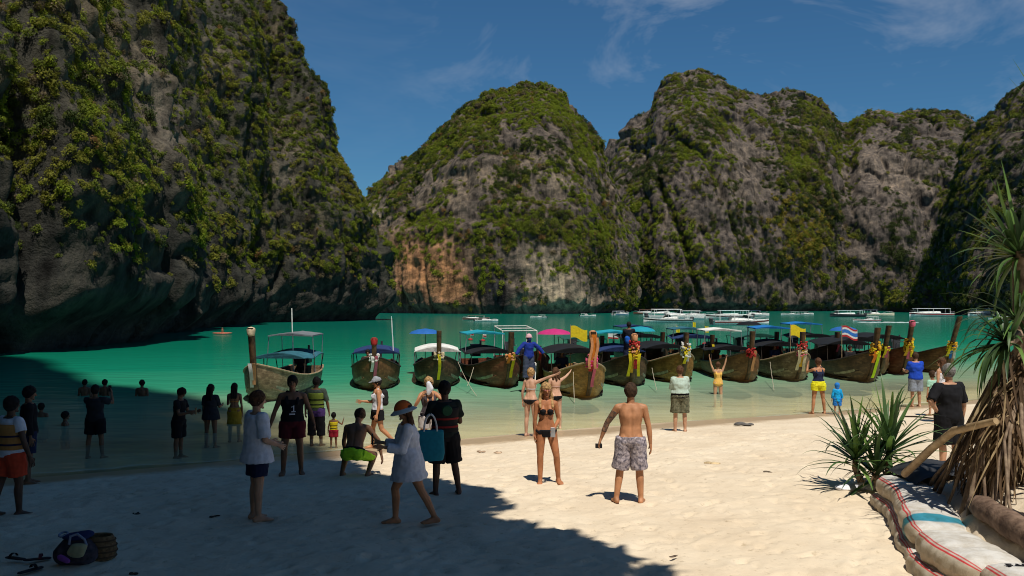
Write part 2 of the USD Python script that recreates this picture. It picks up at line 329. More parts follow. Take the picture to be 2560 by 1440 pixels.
PROTOS = []
def vegetation(name, label, V, f, count, density, tone, size, seed, protos=None, lift=0.15):
    """bushes and small trees scattered over a cliff: too many to count, so one instancer"""
    r = np.random.default_rng(seed)
    a, b, c = V[f[:, 0]], V[f[:, 1]], V[f[:, 3]]
    cr = np.cross(b - a, c - a); area = np.linalg.norm(cr, axis=1); nrm = cr / np.maximum(area[:, None], 1e-9)
    if nrm[:, 2].mean() < 0: nrm = -nrm
    mid = V[f].mean(1)
    D = np.maximum(mid[:, 1], 30)
    w = area * np.clip(density(mid, nrm), 0, 1) / D ** 1.0
    w[mid[:, 2] < 1.5] = 0
    k = r.choice(len(f), count, p=w / w.sum())
    uv = r.random((count, 2))
    pos = a[k] + (b - a)[k] * uv[:, :1] + (c - a)[k] * uv[:, 1:]
    t = tone(pos, nrm[k], r)                                   # an index into the tones
    s = size(pos, r)
    pos = pos + nrm[k] * (s * lift)[:, None]
    path = numbered('/World/' + name)
    pi = UsdGeom.PointInstancer.Define(stage, path)
    setdata(pi.GetPrim(), label, 'bushes', kind='stuff')
    rel = pi.CreatePrototypesRel()
    tl = list(TONES)
    for i, tn in enumerate(tl):
        for j in range(2):
            mp = path + '/bush_%s%s' % (tn, '' if j == 0 else '_001')
            usdkit.mesh(stage, mp, bush_mesh(170, 50 + 7 * i + j, leaf=0.18), leafmat('leaf_' + tn, TONES[tn]), smooth=False).CreateDoubleSidedAttr(True)
            rel.AddTarget(mp)
    idx = t * 2 + r.integers(0, 2, count)
    yaw = r.uniform(0, 2 * np.pi, count)
    # lean a little out of the slope
    ax = np.stack([-nrm[k][:, 1], nrm[k][:, 0], 0 * yaw], -1); an = np.linalg.norm(ax, axis=1, keepdims=True); ax = ax / np.maximum(an, 1e-6)
    tilt = 0.6 * np.arccos(np.clip(nrm[k][:, 2], -1, 1))
    q1 = np.concatenate([np.cos(tilt / 2)[:, None], np.sin(tilt / 2)[:, None] * ax], 1)
    q2 = np.stack([np.cos(yaw / 2), 0 * yaw, 0 * yaw, np.sin(yaw / 2)], 1)
    w1, x1, y1, z1 = q1.T; w2, x2, y2, z2 = q2.T
    q = np.stack([w1 * w2 - z1 * z2, x1 * w2 + y1 * z2, y1 * w2 - x1 * z2, w1 * z2 + z1 * w2], 1)
    pi.CreatePositionsAttr(Vt.Vec3fArray.FromNumpy(pos.astype(np.float32)))
    pi.CreateProtoIndicesAttr(Vt.IntArray.FromNumpy(idx.astype(np.int32)))
    pi.CreateOrientationsAttr(Vt.QuathArray([Gf.Quath(float(x[0]), float(x[1]), float(x[2]), float(x[3])) for x in q]))
    sc = np.repeat(s[:, None], 3, 1) * r.uniform(0.8, 1.25, (count, 3))
    pi.CreateScalesAttr(Vt.Vec3fArray.FromNumpy(sc.astype(np.float32)))
TI = {n: i for i, n in enumerate(TONES)}
def blobs(p, spots):
    """sum of soft elliptical patches; each spot is given as seen in the photograph: x, y, half width, half height, turn, weight"""
    px, py = to_pix(p); out = np.zeros(len(p))
    for x, y, rx, ry, a, w in spots:
        c, s = math.cos(math.radians(a)), math.sin(math.radians(a))
        u, v = (px - x) * c + (py - y) * s, -(px - x) * s + (py - y) * c
        out += w * np.exp(-((u / rx) ** 2 + (v / ry) ** 2))
    return out
def mixc(base, *layers):
    c = np.array(base, float)[None] * np.ones((len(layers[0][0]), 1))
    for w, col in layers:
        w = np.clip(w, 0, 1)[:, None]; c = c * (1 - w) + w * np.asarray(col)
    return c
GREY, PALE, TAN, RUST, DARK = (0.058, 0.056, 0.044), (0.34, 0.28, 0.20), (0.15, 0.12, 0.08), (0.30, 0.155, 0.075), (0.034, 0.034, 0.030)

# --- the wall on the left, running out from the beach to its headland
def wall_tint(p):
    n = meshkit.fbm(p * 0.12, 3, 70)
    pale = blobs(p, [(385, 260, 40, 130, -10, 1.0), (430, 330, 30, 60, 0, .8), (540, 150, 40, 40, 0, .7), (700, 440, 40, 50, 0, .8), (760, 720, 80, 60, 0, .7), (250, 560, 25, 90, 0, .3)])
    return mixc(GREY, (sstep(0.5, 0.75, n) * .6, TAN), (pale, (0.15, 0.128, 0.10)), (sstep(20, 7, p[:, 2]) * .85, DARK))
lb = [(-44, -10), (-40, 12), (-36.5, 34), (-32.5, 52), (-30.3, 64), (-31.0, 80), (-31.5, 94), (-34.0, 106), (-37.5, 118), (-38.5, 132), (-34.5, 146), (-29.0, 158), (-24.6, 168), (-24.5, 175), (-30, 181), (-48, 186), (-80, 190)]
lt = [(-64, -10, 70), (-60, 14, 74), (-56, 36, 78), (-52, 54, 82), (-50, 66, 84), (-51, 82, 86), (-52, 97, 88), (-54, 112, 88), (-57, 124, 87), (-58, 138, 85), (-56, 152, 80), (-52.5, 163, 73), (-50, 170, 66), (-51, 178, 64), (-58, 187, 60), (-66, 195, 56), (-90, 205, 50)]
def wall_bulge(v): return -0.055 * np.exp(-((v - 0.17) / 0.09) ** 2) * 1.6
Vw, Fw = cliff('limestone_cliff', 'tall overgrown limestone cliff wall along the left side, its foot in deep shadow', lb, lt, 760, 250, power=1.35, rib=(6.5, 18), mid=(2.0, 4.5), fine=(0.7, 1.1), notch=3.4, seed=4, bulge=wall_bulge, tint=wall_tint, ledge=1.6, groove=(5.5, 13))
def wall_density(p, n):
    m = .6 * meshkit.fbm(p * 0.20, 2, 80) + .4 * meshkit.fbm(p * 0.6, 3, 180)
    bare = blobs(p, [(385, 230, 55, 190, -8, 1.0), (430, 330, 35, 90, 0, .8), (520, 130, 40, 60, 0, .7), (700, 440, 45, 55, -30, .9), (740, 700, 75, 50, 0, .8), (270, 470, 20, 150, 10, .6), (150, 280, 60, 40, 20, .6), (420, 560, 60, 120, 0, .3)])
    px_, py_ = to_pix(p); m = m + .07 * sstep(430, 560, px_)
    low = sstep(5, 11, p[:, 2] + 5 * (m - 0.5))
    return low * (0.05 + sstep(0.42, 0.58, m + 0.22 * n[:, 2])) * (1 - 0.93 * np.clip(bare, 0, 1)) + 0.02 * low
def wall_tone(p, n, r):
    m = meshkit.fbm(p * 0.16, 3, 91) + r.normal(0, 0.09, len(p))
    t = np.select([m < 0.40, m < 0.51, m < 0.60, m < 0.66], [TI['deep_green'], TI['mid_green'], TI['fresh_green'], TI['olive']], TI['olive'])
    x = r.random(len(p)); t = np.where(x < 0.06, TI['dry_brown'], t); t = np.where((x > 0.985), TI['orange_brown'], t)
    warm = blobs(p, [(150, 170, 90, 60, 0, 1), (120, 400, 90, 60, 0, .8), (420, 520, 60, 130, 0, .8), (180, 560, 60, 80, 0, .8)])
    return np.where((r.random(len(p)) < warm * 0.6), TI['olive'], t)
vegetation('cliff_bushes', 'dense green bushes and small trees clinging to the tall left cliff wall', Vw, Fw, 120000, wall_density, wall_tone, lambda p, r: (0.26 + 0.62 * r.random(len(p)) ** 2) * (0.75 + p[:, 1] / 260), 5)

# --- the round hill in the middle
def hill_line(pts):  # photograph column, its foot row, distance of the foot, its top row, distance of the top
    return [tuple(pix(a, b, d)[:2]) for a, b, d, t, e in pts], [tuple(pix(a, t, e)) for a, b, d, t, e in pts]
hb, ht = hill_line([(800, 786, 330, 640, 360), (870, 786, 310, 545, 345), (935, 786, 292, 470, 338), (985, 786, 280, 422, 334), (1060, 786, 270, 378, 330), (1110, 786, 266, 318, 328), (1165, 786, 264, 262, 326), (1230, 786, 262, 222, 325),
    (1335, 786, 262, 207, 325), (1400, 786, 263, 228, 326), (1455, 786, 266, 280, 328), (1495, 786, 274, 345, 331), (1512, 785, 284, 400, 334), (1545, 785, 300, 470, 338), (1600, 784, 325, 560, 345)])
ORANGE = [(1085, 660, 70, 70, 40, .9), (1120, 720, 60, 50, 40, .9), (1010, 690, 45, 70, 0, .6), (990, 620, 40, 40, 0, .5)]
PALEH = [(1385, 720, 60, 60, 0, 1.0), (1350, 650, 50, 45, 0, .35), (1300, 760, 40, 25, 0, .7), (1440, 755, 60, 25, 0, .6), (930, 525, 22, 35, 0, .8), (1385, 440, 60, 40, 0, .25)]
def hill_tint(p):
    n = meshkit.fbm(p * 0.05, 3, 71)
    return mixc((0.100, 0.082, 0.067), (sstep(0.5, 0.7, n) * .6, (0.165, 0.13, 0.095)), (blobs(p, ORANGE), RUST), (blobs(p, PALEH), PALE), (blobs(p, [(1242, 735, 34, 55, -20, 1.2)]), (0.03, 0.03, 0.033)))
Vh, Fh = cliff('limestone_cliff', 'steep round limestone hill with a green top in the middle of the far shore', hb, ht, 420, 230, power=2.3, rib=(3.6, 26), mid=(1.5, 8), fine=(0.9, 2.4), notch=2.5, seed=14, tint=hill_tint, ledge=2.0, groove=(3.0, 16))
GREENH = [(1330, 260, 170, 90, 0, 1.2), (1200, 330, 120, 70, -30, .9), (1440, 340, 60, 90, 30, .9), (1080, 400, 90, 50, -30, .8), (1180, 430, 120, 50, 10, .8), (1060, 470, 70, 90, 20, .7), (1120, 560, 70, 40, 0, .7), (1300, 450, 40, 50, 0, .5),
          (1250, 580, 60, 40, -20, 1.0), (1400, 560, 140, 36, 8, 1.1), (1235, 640, 34, 60, 0, 1.0), (1500, 620, 50, 60, 20, 1.0), (1470, 430, 30, 60, 0, .6), (1575, 720, 30, 60, 0, .9), (960, 470, 40, 60, 0, .5), (1160, 770, 60, 20, 0, .4), (1480, 500, 40, 40, 0, .4)]
def hill_density(p, n):
    m = .5 * meshkit.fbm(p * np.array([0.07, 0.07, 0.05]), 2, 82) + .5 * meshkit.fbm(p * np.array([0.22, 0.22, 0.13]), 3, 182)
    return np.clip(blobs(p, GREENH), 0, 1) * (.05 + sstep(0.40, 0.56, m + .02)) + 0.14 * sstep(0.46, 0.58, m) + 0.2 * sstep(0.35, 0.8, n[:, 2]) * sstep(0.4, 0.55, m)
def hill_tone(p, n, r):
    m = meshkit.fbm(p * 0.07, 3, 93) + r.normal(0, 0.08, len(p))
    t = np.select([m < 0.40, m < 0.50, m < 0.58], [TI['deep_green'], TI['mid_green'], TI['olive']], TI['fresh_green'])
    x = r.random(len(p)); t = np.where(x < 0.08, TI['dry_brown'], t); return np.where(x > 0.98, TI['orange_brown'], t)
vegetation('cliff_bushes', 'green and olive bushes over the round middle hill', Vh, Fh, 14000, hill_density, hill_tone, lambda p, r: 0.6 + 1.3 * r.random(len(p)) ** 2, 6)

# --- the long massif on the right, behind the moored speedboats
rb, rt = hill_line([(1440, 780, 420, 520, 440), (1500, 778, 385, 400, 430), (1530, 778, 368, 355, 425), (1580, 777, 355, 305, 420), (1622, 776, 348, 285, 418), (1645, 776, 344, 215, 416), (1700, 775, 340, 184, 415), (1760, 775, 338, 180, 415), (1815, 775, 338, 205, 415), (1850, 774, 340, 218, 415), (1900, 774, 342, 232, 416),
    (1990, 774, 345, 228, 418), (2040, 774, 348, 248, 419), (2080, 774, 352, 280, 420), (2105, 774, 358, 312, 422), (2125, 774, 360, 314, 424), (2150, 773, 358, 288, 424), (2230, 773, 355, 278, 424), (2300, 773, 355, 275, 424), (2380, 773, 355, 280, 424), (2425, 773, 356, 300, 425), (2520, 773, 358, 330, 426), (2700, 773, 365, 380, 430)])
YEL = [(1990, 590, 80, 70, 0, 1.0), (1960, 540, 60, 40, 0, .6), (2060, 610, 50, 40, 0, .6)]
GREENR = [(1730, 200, 70, 30, 0, .7), (1650, 420, 120, 22, -28, .9), (1580, 540, 40, 60, 0, .5), (1590, 720, 34, 70, 0, .8), (2030, 430, 80, 120, 0, .8), (1960, 600, 110, 80, 0, .9), (1980, 680, 120, 40, 0, .6), (1900, 280, 90, 40, 20, .5), (2000, 290, 60, 50, 30, .5), (2230, 300, 120, 26, 0, .9), (2210, 330, 50, 30, 0, .6), (1780, 300, 60, 40, 0, .4), (2260, 640, 60, 90, 0, .6), (2060, 520, 50, 80, 0, .6), (1720, 680, 50, 50, 0, .35)]
def massif_tint(p):
    n = meshkit.fbm(p * 0.035, 3, 73)
    return mixc((0.096, 0.080, 0.069), (sstep(0.48, 0.7, n) * .5, (0.150, 0.122, 0.095)), (blobs(p, [(2230, 440, 70, 70, 0, .6), (1800, 720, 50, 50, 0, .5), (2150, 400, 60, 60, 0, .4)]), (0.18, 0.145, 0.115)))
Vm, Fm = cliff('limestone_cliff', 'long grey limestone massif streaked with green on the right of the far shore', rb, rt, 620, 210, power=2.4, rib=(4.2, 34), mid=(1.7, 10), fine=(1.1, 3.0), notch=3.5, seed=24, tint=massif_tint, ledge=2.2, groove=(3.6, 20))
def massif_density(p, n):
    m = .5 * meshkit.fbm(p * np.array([0.05, 0.05, 0.035]), 2, 84) + .5 * meshkit.fbm(p * np.array([0.17, 0.17, 0.10]), 3, 184)
    return np.clip(blobs(p, GREENR), 0, 1) * (.05 + sstep(0.40, 0.56, m + .02)) + 0.20 * sstep(0.47, 0.58, m) + 0.15 * sstep(0.4, 0.8, n[:, 2]) * sstep(0.4, 0.55, m)
def massif_tone(p, n, r):
    m = meshkit.fbm(p * 0.05, 3, 95) + r.normal(0, 0.08, len(p))
    t = np.select([m < 0.44, m < 0.52, m < 0.60], [TI['deep_green'], TI['mid_green'], TI['olive']], TI['fresh_green'])
    x = r.random(len(p)); t = np.where(x < 0.12, TI['dry_brown'], t)
    return np.where(r.random(len(p)) < 0.6 * blobs(p, YEL), np.where(x < .4, TI['olive'], TI['yellow']), t)
vegetation('cliff_bushes', 'patchy green bushes and a yellowing tree group on the long right massif', Vm, Fm, 15500, massif_density, massif_tone, lambda p, r: 0.75 + 1.6 * r.random(len(p)) ** 2, 7)

# --- the steep wooded slope coming in from the right
sb, st_ = hill_line([(2200, 776, 330, 770, 331), (2290, 778, 300, 700, 310), (2350, 779, 270, 560, 300), (2395, 780, 245, 420, 298), (2440, 781, 228, 308, 296), (2500, 782, 214, 255, 292), (2545, 783, 204, 215, 286), (2600, 784, 196, 165, 280), (2700, 785, 184, 90, 270), (2900, 788, 165, 20, 250), (3400, 795, 120, -60, 200)])
Vs, Fs = cliff('limestone_cliff', 'dark green wooded slope rising at the right edge behind the palm leaves', sb, st_, 330, 190, power=1.3, rib=(4, 22), mid=(1.8, 7), fine=(0.6, 2.2), notch=2.5, seed=34, tint=massif_tint, ledge=2, groove=(4, 18))
def slope_density(p, n):
    m = meshkit.fbm(p * 0.09, 3, 86)
    px, py = to_pix(p)
    return sstep(0.30, 0.5, m + 0.12) * (1 - 0.8 * blobs(p, [(2540, 380, 40, 90, 0, 1), (2450, 700, 70, 60, 0, .8), (2380, 640, 40, 60, 0, .5)]))
def slope_tone(p, n, r):
    m = meshkit.fbm(p * 0.07, 3, 97) + r.normal(0, 0.08, len(p))
    t = np.select([m < 0.50, m < 0.60], [TI['deep_green'], TI['mid_green']], TI['olive'])
    return np.where(r.random(len(p)) < 0.07, TI['dry_brown'], t)
vegetation('cliff_bushes', 'dark green woods covering the steep slope at the right edge', Vs, Fs, 22000, slope_density, slope_tone, lambda p, r: 0.6 + 1.3 * r.random(len(p)) ** 2, 8)

# --- the cliff behind the photographer, whose shadow lies over the left of the beach
bb = [(11.0, -60), (10.5, -40), (10.2, -26), (8.6, -21.5), (4.0, -20), (-1.5, -20), (-9, -20), (-20, -20), (-34, -16), (-46, -8)]
bt = [(9.6, -60, 60), (9.3, -40, 62), (9.0, -26.5, 66), (7.4, -22.0, 92), (3.6, -20.8, 112), (-1.5, -21, 128), (-9, -21, 165), (-20, -21, 176), (-36, -18, 170), (-60, -10, 120)]
cliff('limestone_cliff', 'high cliff behind the beach whose shadow darkens the left part of the sand', bb, bt, 160, 110, power=1.0, rib=(1.2, 14), mid=(0.8, 5), fine=(0.2, 1.5), notch=0.0, seed=44, back=(30, 6))
# ---------------------------------------------------------------- people
SKIN = {'pale': (0.52, 0.30, 0.20), 'fair': (0.46, 0.25, 0.15), 'tan': (0.42, 0.195, 0.095), 'bronze': (0.38, 0.15, 0.065), 'brown': (0.20, 0.095, 0.05), 'dark': (0.085, 0.042, 0.025)}
HAIR = {'black': (0.012, 0.010, 0.009), 'brown': (0.045, 0.025, 0.014), 'chestnut': (0.075, 0.035, 0.018), 'blond': (0.33, 0.20, 0.085), 'grey': (0.16, 0.15, 0.14)}
def unit(v):
    v = np.asarray(v, float); return v / np.linalg.norm(v)
def ring(c, ax1, ax2, a, b, n=16):
    th = np.arange(n) / n * 2 * np.pi
    return c + np.cos(th)[:, None] * a * ax1 + np.sin(th)[:, None] * b * ax2
def frustum(p0, r0, p1, r1, n=14):
    p0, p1 = np.asarray(p0, float), np.asarray(p1, float); d = unit(p1 - p0)
    a = unit(np.cross(d, [0.31, 0.95, 0.1] if abs(d[1]) < 0.9 else [1, 0, 0.1])); b = np.cross(d, a)
    return m3.Manifold.hull_points(np.vstack([ring(p0, a, b, r0, r0, n), ring(p1, a, b, r1, r1, n)]))
def union(ms): return m3.Manifold.batch_boolean([m for m in ms if not m.is_empty()], m3.OpType.Add)
def soften(m, length, it=8):
    t = cat_([m.refine_to_length(length)]); t.merge_vertices()
    if it: trimesh.smoothing.filter_taubin(t, iterations=it)
    return t

class Body:
    """A skeleton in metres (drawn for 1.75 m and scaled): lateral is the figure's right, forward where it faces. Poses are given as directions (outwards, forwards, up)."""
    def __init__(s, h=1.75, female=False, girth=1.0, lean=(0, 0), aL=None, aR=None, lL=None, lR=None, twist=0, head=(0, 0), hip=None, child=False, flat=(True, True)):
        k = s.k = h / 1.75
        s.child, s.female, s.g = child, female, girth
        s.st = [(-.09, .125, .095), (0, .165, .118), (.10, .150, .108), (.20, .138, .100), (.34, .163, .118), (.45, .175, .105), (.52, .115, .075)]
        if female: s.st = [(-.09, .125, .095), (0, .172, .118), (.09, .152, .105), (.20, .115, .088), (.34, .140, .105), (.45, .150, .092), (.52, .095, .065)]
        if child: s.st = [(a, b * 0.92, c) for a, b, c in s.st]
        s.st = [(a, b * (1 + (girth - 1) * (1.0 if -.05 < a < .4 else .5)), c * (1 + (girth - 1) * (1.35 if -.05 < a < .4 else .5))) for a, b, c in s.st]
        lf, ls = math.radians(lean[0]), math.radians(lean[1])
        s.T = unit([math.sin(ls), -math.sin(lf) * -1, math.cos(lf) * math.cos(ls)])     # spine: local axes are x = right, y = forward, z = up
        tw = math.radians(twist)
        lat = np.array([math.cos(tw), math.sin(tw), 0]); s.Lt = unit(lat - s.T * (lat @ s.T)); s.Ft = np.cross(s.T, s.Lt)
        s.P = np.zeros(3)
        hw = .085 * (1.06 if female else 1.0) * (0.9 + 0.1 * girth)
        sw = (.158 if female else .185) * (0.85 + 0.15 * girth) * (.85 if child else 1)
        def limb(start, d, side, base):
            o, f, u = d
            return unit(np.asarray(base[0]) * side * o + np.asarray(base[1]) * f + np.array([0, 0, 1.0]) * u)
        world = (np.array([1.0, 0, 0]), np.array([0, 1.0, 0]))
        tors = (s.Lt, unit(s.Ft * [1, 1, 0.0]) if abs(s.Ft[2]) < .8 else np.array([0, 1.0, 0]))
        s.leg, s.arm = {}, {}
        tl, sl = (.42, .41) if not child else (.37, .36)
        for side, nm, L, A in ((-1, 'L', lL, aL), (1, 'R', lR, aR)):
            L = L or ((.06, 0, -1), (.03, -.03, -1)); A = A or ((.16, -.05, -1), (.06, .15, -1))
            H = s.P + np.array([side * hw, 0, -.02])
            K = H + tl * limb(H, L[0], side, world); An = K + sl * limb(K, L[1], side, world)
            s.leg[nm] = (H, K, An)
            S = s.P + s.T * .455 + s.Lt * side * sw
            E = S + .285 * limb(S, A[0], side, tors); W = E + .25 * limb(E, A[1], side, tors)
            hd = limb(W, A[2], side, tors) if len(A) > 2 else unit(W - E)
            s.arm[nm] = (S, E, W, hd)
        s.flat = {'L': flat[0], 'R': flat[1]}
        hp, ht = math.radians(head[0]), math.radians(head[1])           # nod (down +), turn (left +)
        s.neck = s.P + s.T * .53
        hl = s.Lt * math.cos(ht) + s.Ft * math.sin(ht); hf = np.cross(s.T, hl)
        s.hf = unit(hf * math.cos(hp) - s.T * math.sin(hp)); s.hl = unit(hl); s.hu = np.cross(s.hl, s.hf)
        s.hs = 1.22 if child else 1.0
        s.C = s.neck + unit(s.T + s.hf * .12 * (1 + hp)) * (.155 * (1.1 if child else 1))
        low = min(s.leg['L'][2][2], s.leg['R'][2][2])
        s.shift = np.array([0, 0, -(low - .075)])
        for d in (s.leg, s.arm):
            for n in d: d[n] = tuple(q + s.shift if i < 3 else q for i, q in enumerate(d[n]))
        s.P = s.P + s.shift; s.neck = s.neck + s.shift; s.C = s.C + s.shift
        s.top = (s.C + .12 * s.hs * np.array([0, 0, 1]))[2] * k
    def slab(s, i0, i1, grow=0.0, n=18):
        out = []
        for a, b in zip(s.st[i0:i1], s.st[i0 + 1:i1 + 1]):
            out.append(m3.Manifold.hull_points(np.vstack([ring(s.P + s.T * h, s.Lt, s.Ft, w + grow, d + grow, n) for h, w, d in (a, b)])))
        return out
    def level(s, h, grow=0.0):
        st = np.array(s.st); return s.P + s.T * h, np.interp(h, st[:, 0], st[:, 1]) + grow, np.interp(h, st[:, 0], st[:, 2]) + grow
    def band(s, h0, h1, grow, grow1=None):
        hs = [h0] + [h for h, _, _ in s.st if h0 < h < h1] + [h1]; out = []
        for a, b in zip(hs[:-1], hs[1:]):
            pts = []
            for h in (a, b):
                c, w, d = s.level(h, grow if grow1 is None else grow + (grow1 - grow) * (h - h0) / (h1 - h0)); pts.append(ring(c, s.Lt, s.Ft, w, d, 20))
            out.append(m3.Manifold.hull_points(np.vstack(pts)))
        return out
    def head(s):
        B = np.stack([s.hl, s.hf, s.hu]); r = s.hs
        def ell(c, rad, ico=ICO2): return (ico * np.asarray(rad) * r) @ B + s.C + (np.asarray(c) * r) @ B
        hp = m3.Manifold.hull_points
        skull = hp(np.vstack([ell((0, -.012, .018), (.076, .094, .098)), ell((0, .035, -.075), (.043, .040, .035), ICO1), ell((0, .055, .0), (.055, .030, .05), ICO1)]))
        nose = hp(np.vstack([ell((0, .083, .018), (.008, .008, .008), ICO0), ell((0, .103, -.022), (.013, .012, .010), ICO0), ell((0, .08, -.028), (.019, .012, .010), ICO0)]))
        ears = [hp(ell((sd * .079, -.008, -.008), (.010, .020, .032), ICO1)) for sd in (1, -1)]
        chin = hp(ell((0, .072, -.092), (.024, .018, .018), ICO1))
        return [skull, nose, chin] + ears
    def hand(s, nm, curl=0.35):
        S, E, W, d = s.arm[nm]
        f = unit(W - E); up = np.array([0, 0, 1.0])
        side = -1 if nm == 'L' else 1
        palm = s.Lt * -side; palm = palm - d * (palm @ d)
        if np.linalg.norm(palm) < .2: palm = s.Ft * 1.0 - d * (s.Ft @ d)
        palm = unit(palm); across = np.cross(d, palm)
        if across @ s.Ft < 0: across = -across                       # towards the thumb
        g = .78 if s.child else (.9 if s.female else 1.0)
        out = [hull((W, .024 * g), (W + d * .02 * g + across * .012, .02 * g), (W + d * .085 * g + across * .030 * g, .0125 * g), (W + d * .085 * g - across * .030 * g, .0115 * g))]
        for j, ln in enumerate((.072, .080, .074, .058)):
            q = W + (d * .085 + across * (.030 - .020 * j)) * g; dd = unit(d + across * (.10 - .07 * j) + palm * curl * .5)
            a = q + dd * ln * .5 * g; b = a + unit(dd + palm * curl * 1.5) * ln * .5 * g
            out += [hull((q, .0098 * g), (a, .0088 * g), ico=ICO0), hull((a, .0088 * g), (b, .0072 * g), ico=ICO0)]
        q = W + (d * .025 + across * .026) * g; a = q + unit(across * .8 + d * .7 + palm * .3) * .045 * g; b = a + unit(d + palm * .5) * .034 * g
        out += [hull((q, .014 * g), (a, .0105 * g), ico=ICO0), hull((a, .0105 * g), (b, .0085 * g), ico=ICO0)]
        return out
    def foot(s, nm):
        H, K, A = s.leg[nm]
        if s.flat[nm]:
            f = unit(np.array([.18 * (-1 if nm == 'L' else 1), 1.0, 0])); z = A[2] - .075
            at = lambda x, r, y=0, dz=0: ((A * [1, 1, 0] + f * x + np.array([f[1], -f[0], 0]) * y + np.array([0, 0, z + r * .9 + dz])), r)
            return [hull((A, .040), at(-.045, .036), at(.06, .036)), hull(at(-.045, .036), at(.12, .026, .028), at(.12, .024, -.03), at(.06, .04)), hull(at(.12, .026, .028), at(.12, .024, -.03), at(.185, .015, .02), at(.165, .014, -.028))]
        f = unit(unit(A - K) * .75 + np.array([0, .55, 0.0])); c = unit(np.cross(f, [1, 0, 0]))
        return [hull((A, .040), (A - f * .03 + unit(A - K) * .03, .034), (A + f * .13, .028)), hull((A + f * .10, .030), (A + f * .18 + np.array([0, .03, 0]), .016))]
    def body(s, edge):
        g = 0.9 + 0.1 * s.g
        th = (1.0 if not s.female else .98) * (0.75 + 0.25 * s.g) * (.85 if s.child else 1)
        parts = s.slab(0, len(s.st) - 1)
        if s.female and not s.child:
            for sd in (1, -1):
                c, w, d = s.level(.345); parts.append(hull((c + s.Lt * sd * .062 + s.Ft * (d - .022), .055), (c + s.Lt * sd * .055 + s.T * .07 + s.Ft * (d - .05), .04)))
        for nm in 'LR':
            H, K, A = s.leg[nm]; sd = -1 if nm == 'L' else 1
            parts += [hull((H + [0, 0, .03], .098 * th), (H * .75 + K * .25, .088 * th)), hull((H * .75 + K * .25, .088 * th), (K, .056 * g)), hull((K, .055 * g), (K * .70 + A * .30 + np.array([0, -.012, 0]), .056 * th)), hull((K * .70 + A * .30 + np.array([0, -.012, 0]), .056 * th), (A, .037 * g))] + s.foot(nm)
            S, E, W, d = s.arm[nm]; am = (.86 if s.female else 1.0) * (.8 + .2 * s.g) * (.8 if s.child else 1)
            parts += [hull((S, .056 * am), (s.P + s.T * .44 + s.Lt * sd * .10, .062), (s.P + s.T * .50 + s.Lt * sd * .07, .035)), hull((S, .056 * am), (S * .6 + E * .4, .048 * am), (E, .037 * am)), hull((E, .037 * am), (E * .68 + W * .32, .040 * am), (W, .024 * am))]
            # seat
            parts.append(hull((H + np.array([0, -.045, .02]), .085 * th), (H + np.array([0, -.03, .10]), .06)))
        parts += [hull((s.neck - s.T * .04, .058 * g), (s.C - s.hu * .06 * s.hs - s.hf * .02, .052))]
        main = soften(union(parts), edge, 6)
        rel = np.array(main.vertices) - s.P; hh, ll, ff = rel @ s.T, rel @ s.Lt, rel @ s.Ft
        ga = lambda x, c, w: np.exp(-((x - c) / w) ** 2)
        core = sstep(.0, .08, hh) * sstep(.50, .42, hh) * (np.abs(ll) < .2)
        bk, ft_ = core * sstep(-.02, -.07, ff), core * sstep(.02, .07, ff)
        dsp = bk * (-.013 * ga(ll, 0, .022) + sum(.012 * ga(ll, q * .088, .038) * ga(hh, .37, .075) - .006 * ga(ll, q * .06, .04) * ga(hh, .22, .05) for q in (1, -1)))
        dsp = dsp + ft_ * (-.008 * ga(ll, 0, .016) + (0 if s.female else 1) * sum(.011 * ga(ll, q * .075, .045) * ga(hh, .355, .05) for q in (1, -1)) - .006 * ga(hh, .115, .012) * ga(ll, 0, .02))
        main.vertices = main.vertices + main.vertex_normals * dsp[:, None]
        fine = union(s.head())
        hd = soften(fine, .022, 2)
        hands = cat_([union(s.hand('L') + s.hand('R'))])
        return s.fin(cat_([main, hd, hands]))
    def fin(s, t):
        if not isinstance(t, trimesh.Trimesh): t = cat_([t])
        t = t.copy(); t.apply_scale(s.k); return t
    # clothes
    def legs_cloth(s, frac, r0, r1, sides='LR'):
        out = []
        for nm in sides:
            H, K, A = s.leg[nm]
            pts = [H + [0, 0, .03]]
            if frac <= 1: ends = [H + (K - H) * frac]
            else: ends = [K, K + (A - K) * (frac - 1)]
            prev, pr = H + np.array([0, 0, .04]), r0
            for i, e in enumerate(ends):
                rr = r1 if i == len(ends) - 1 else (r0 + r1) / 2
                out.append(frustum(prev, pr, e, rr)); prev, pr = e, rr
        return out
    def shorts(s, frac=.55, grow=.022, top=.10):
        g = .75 + .25 * s.g
        m = union(s.band(-.09, top, grow) + s.legs_cloth(frac, .108 * g + grow, .092 * g + grow) + [hull((s.leg[n][0] + np.array([0, -.045, .0]), .080 * g + grow * .8), ) for n in 'LR'])
        return m.trim_by_plane(tuple(-s.T), float(-(s.T @ s.P + top)))
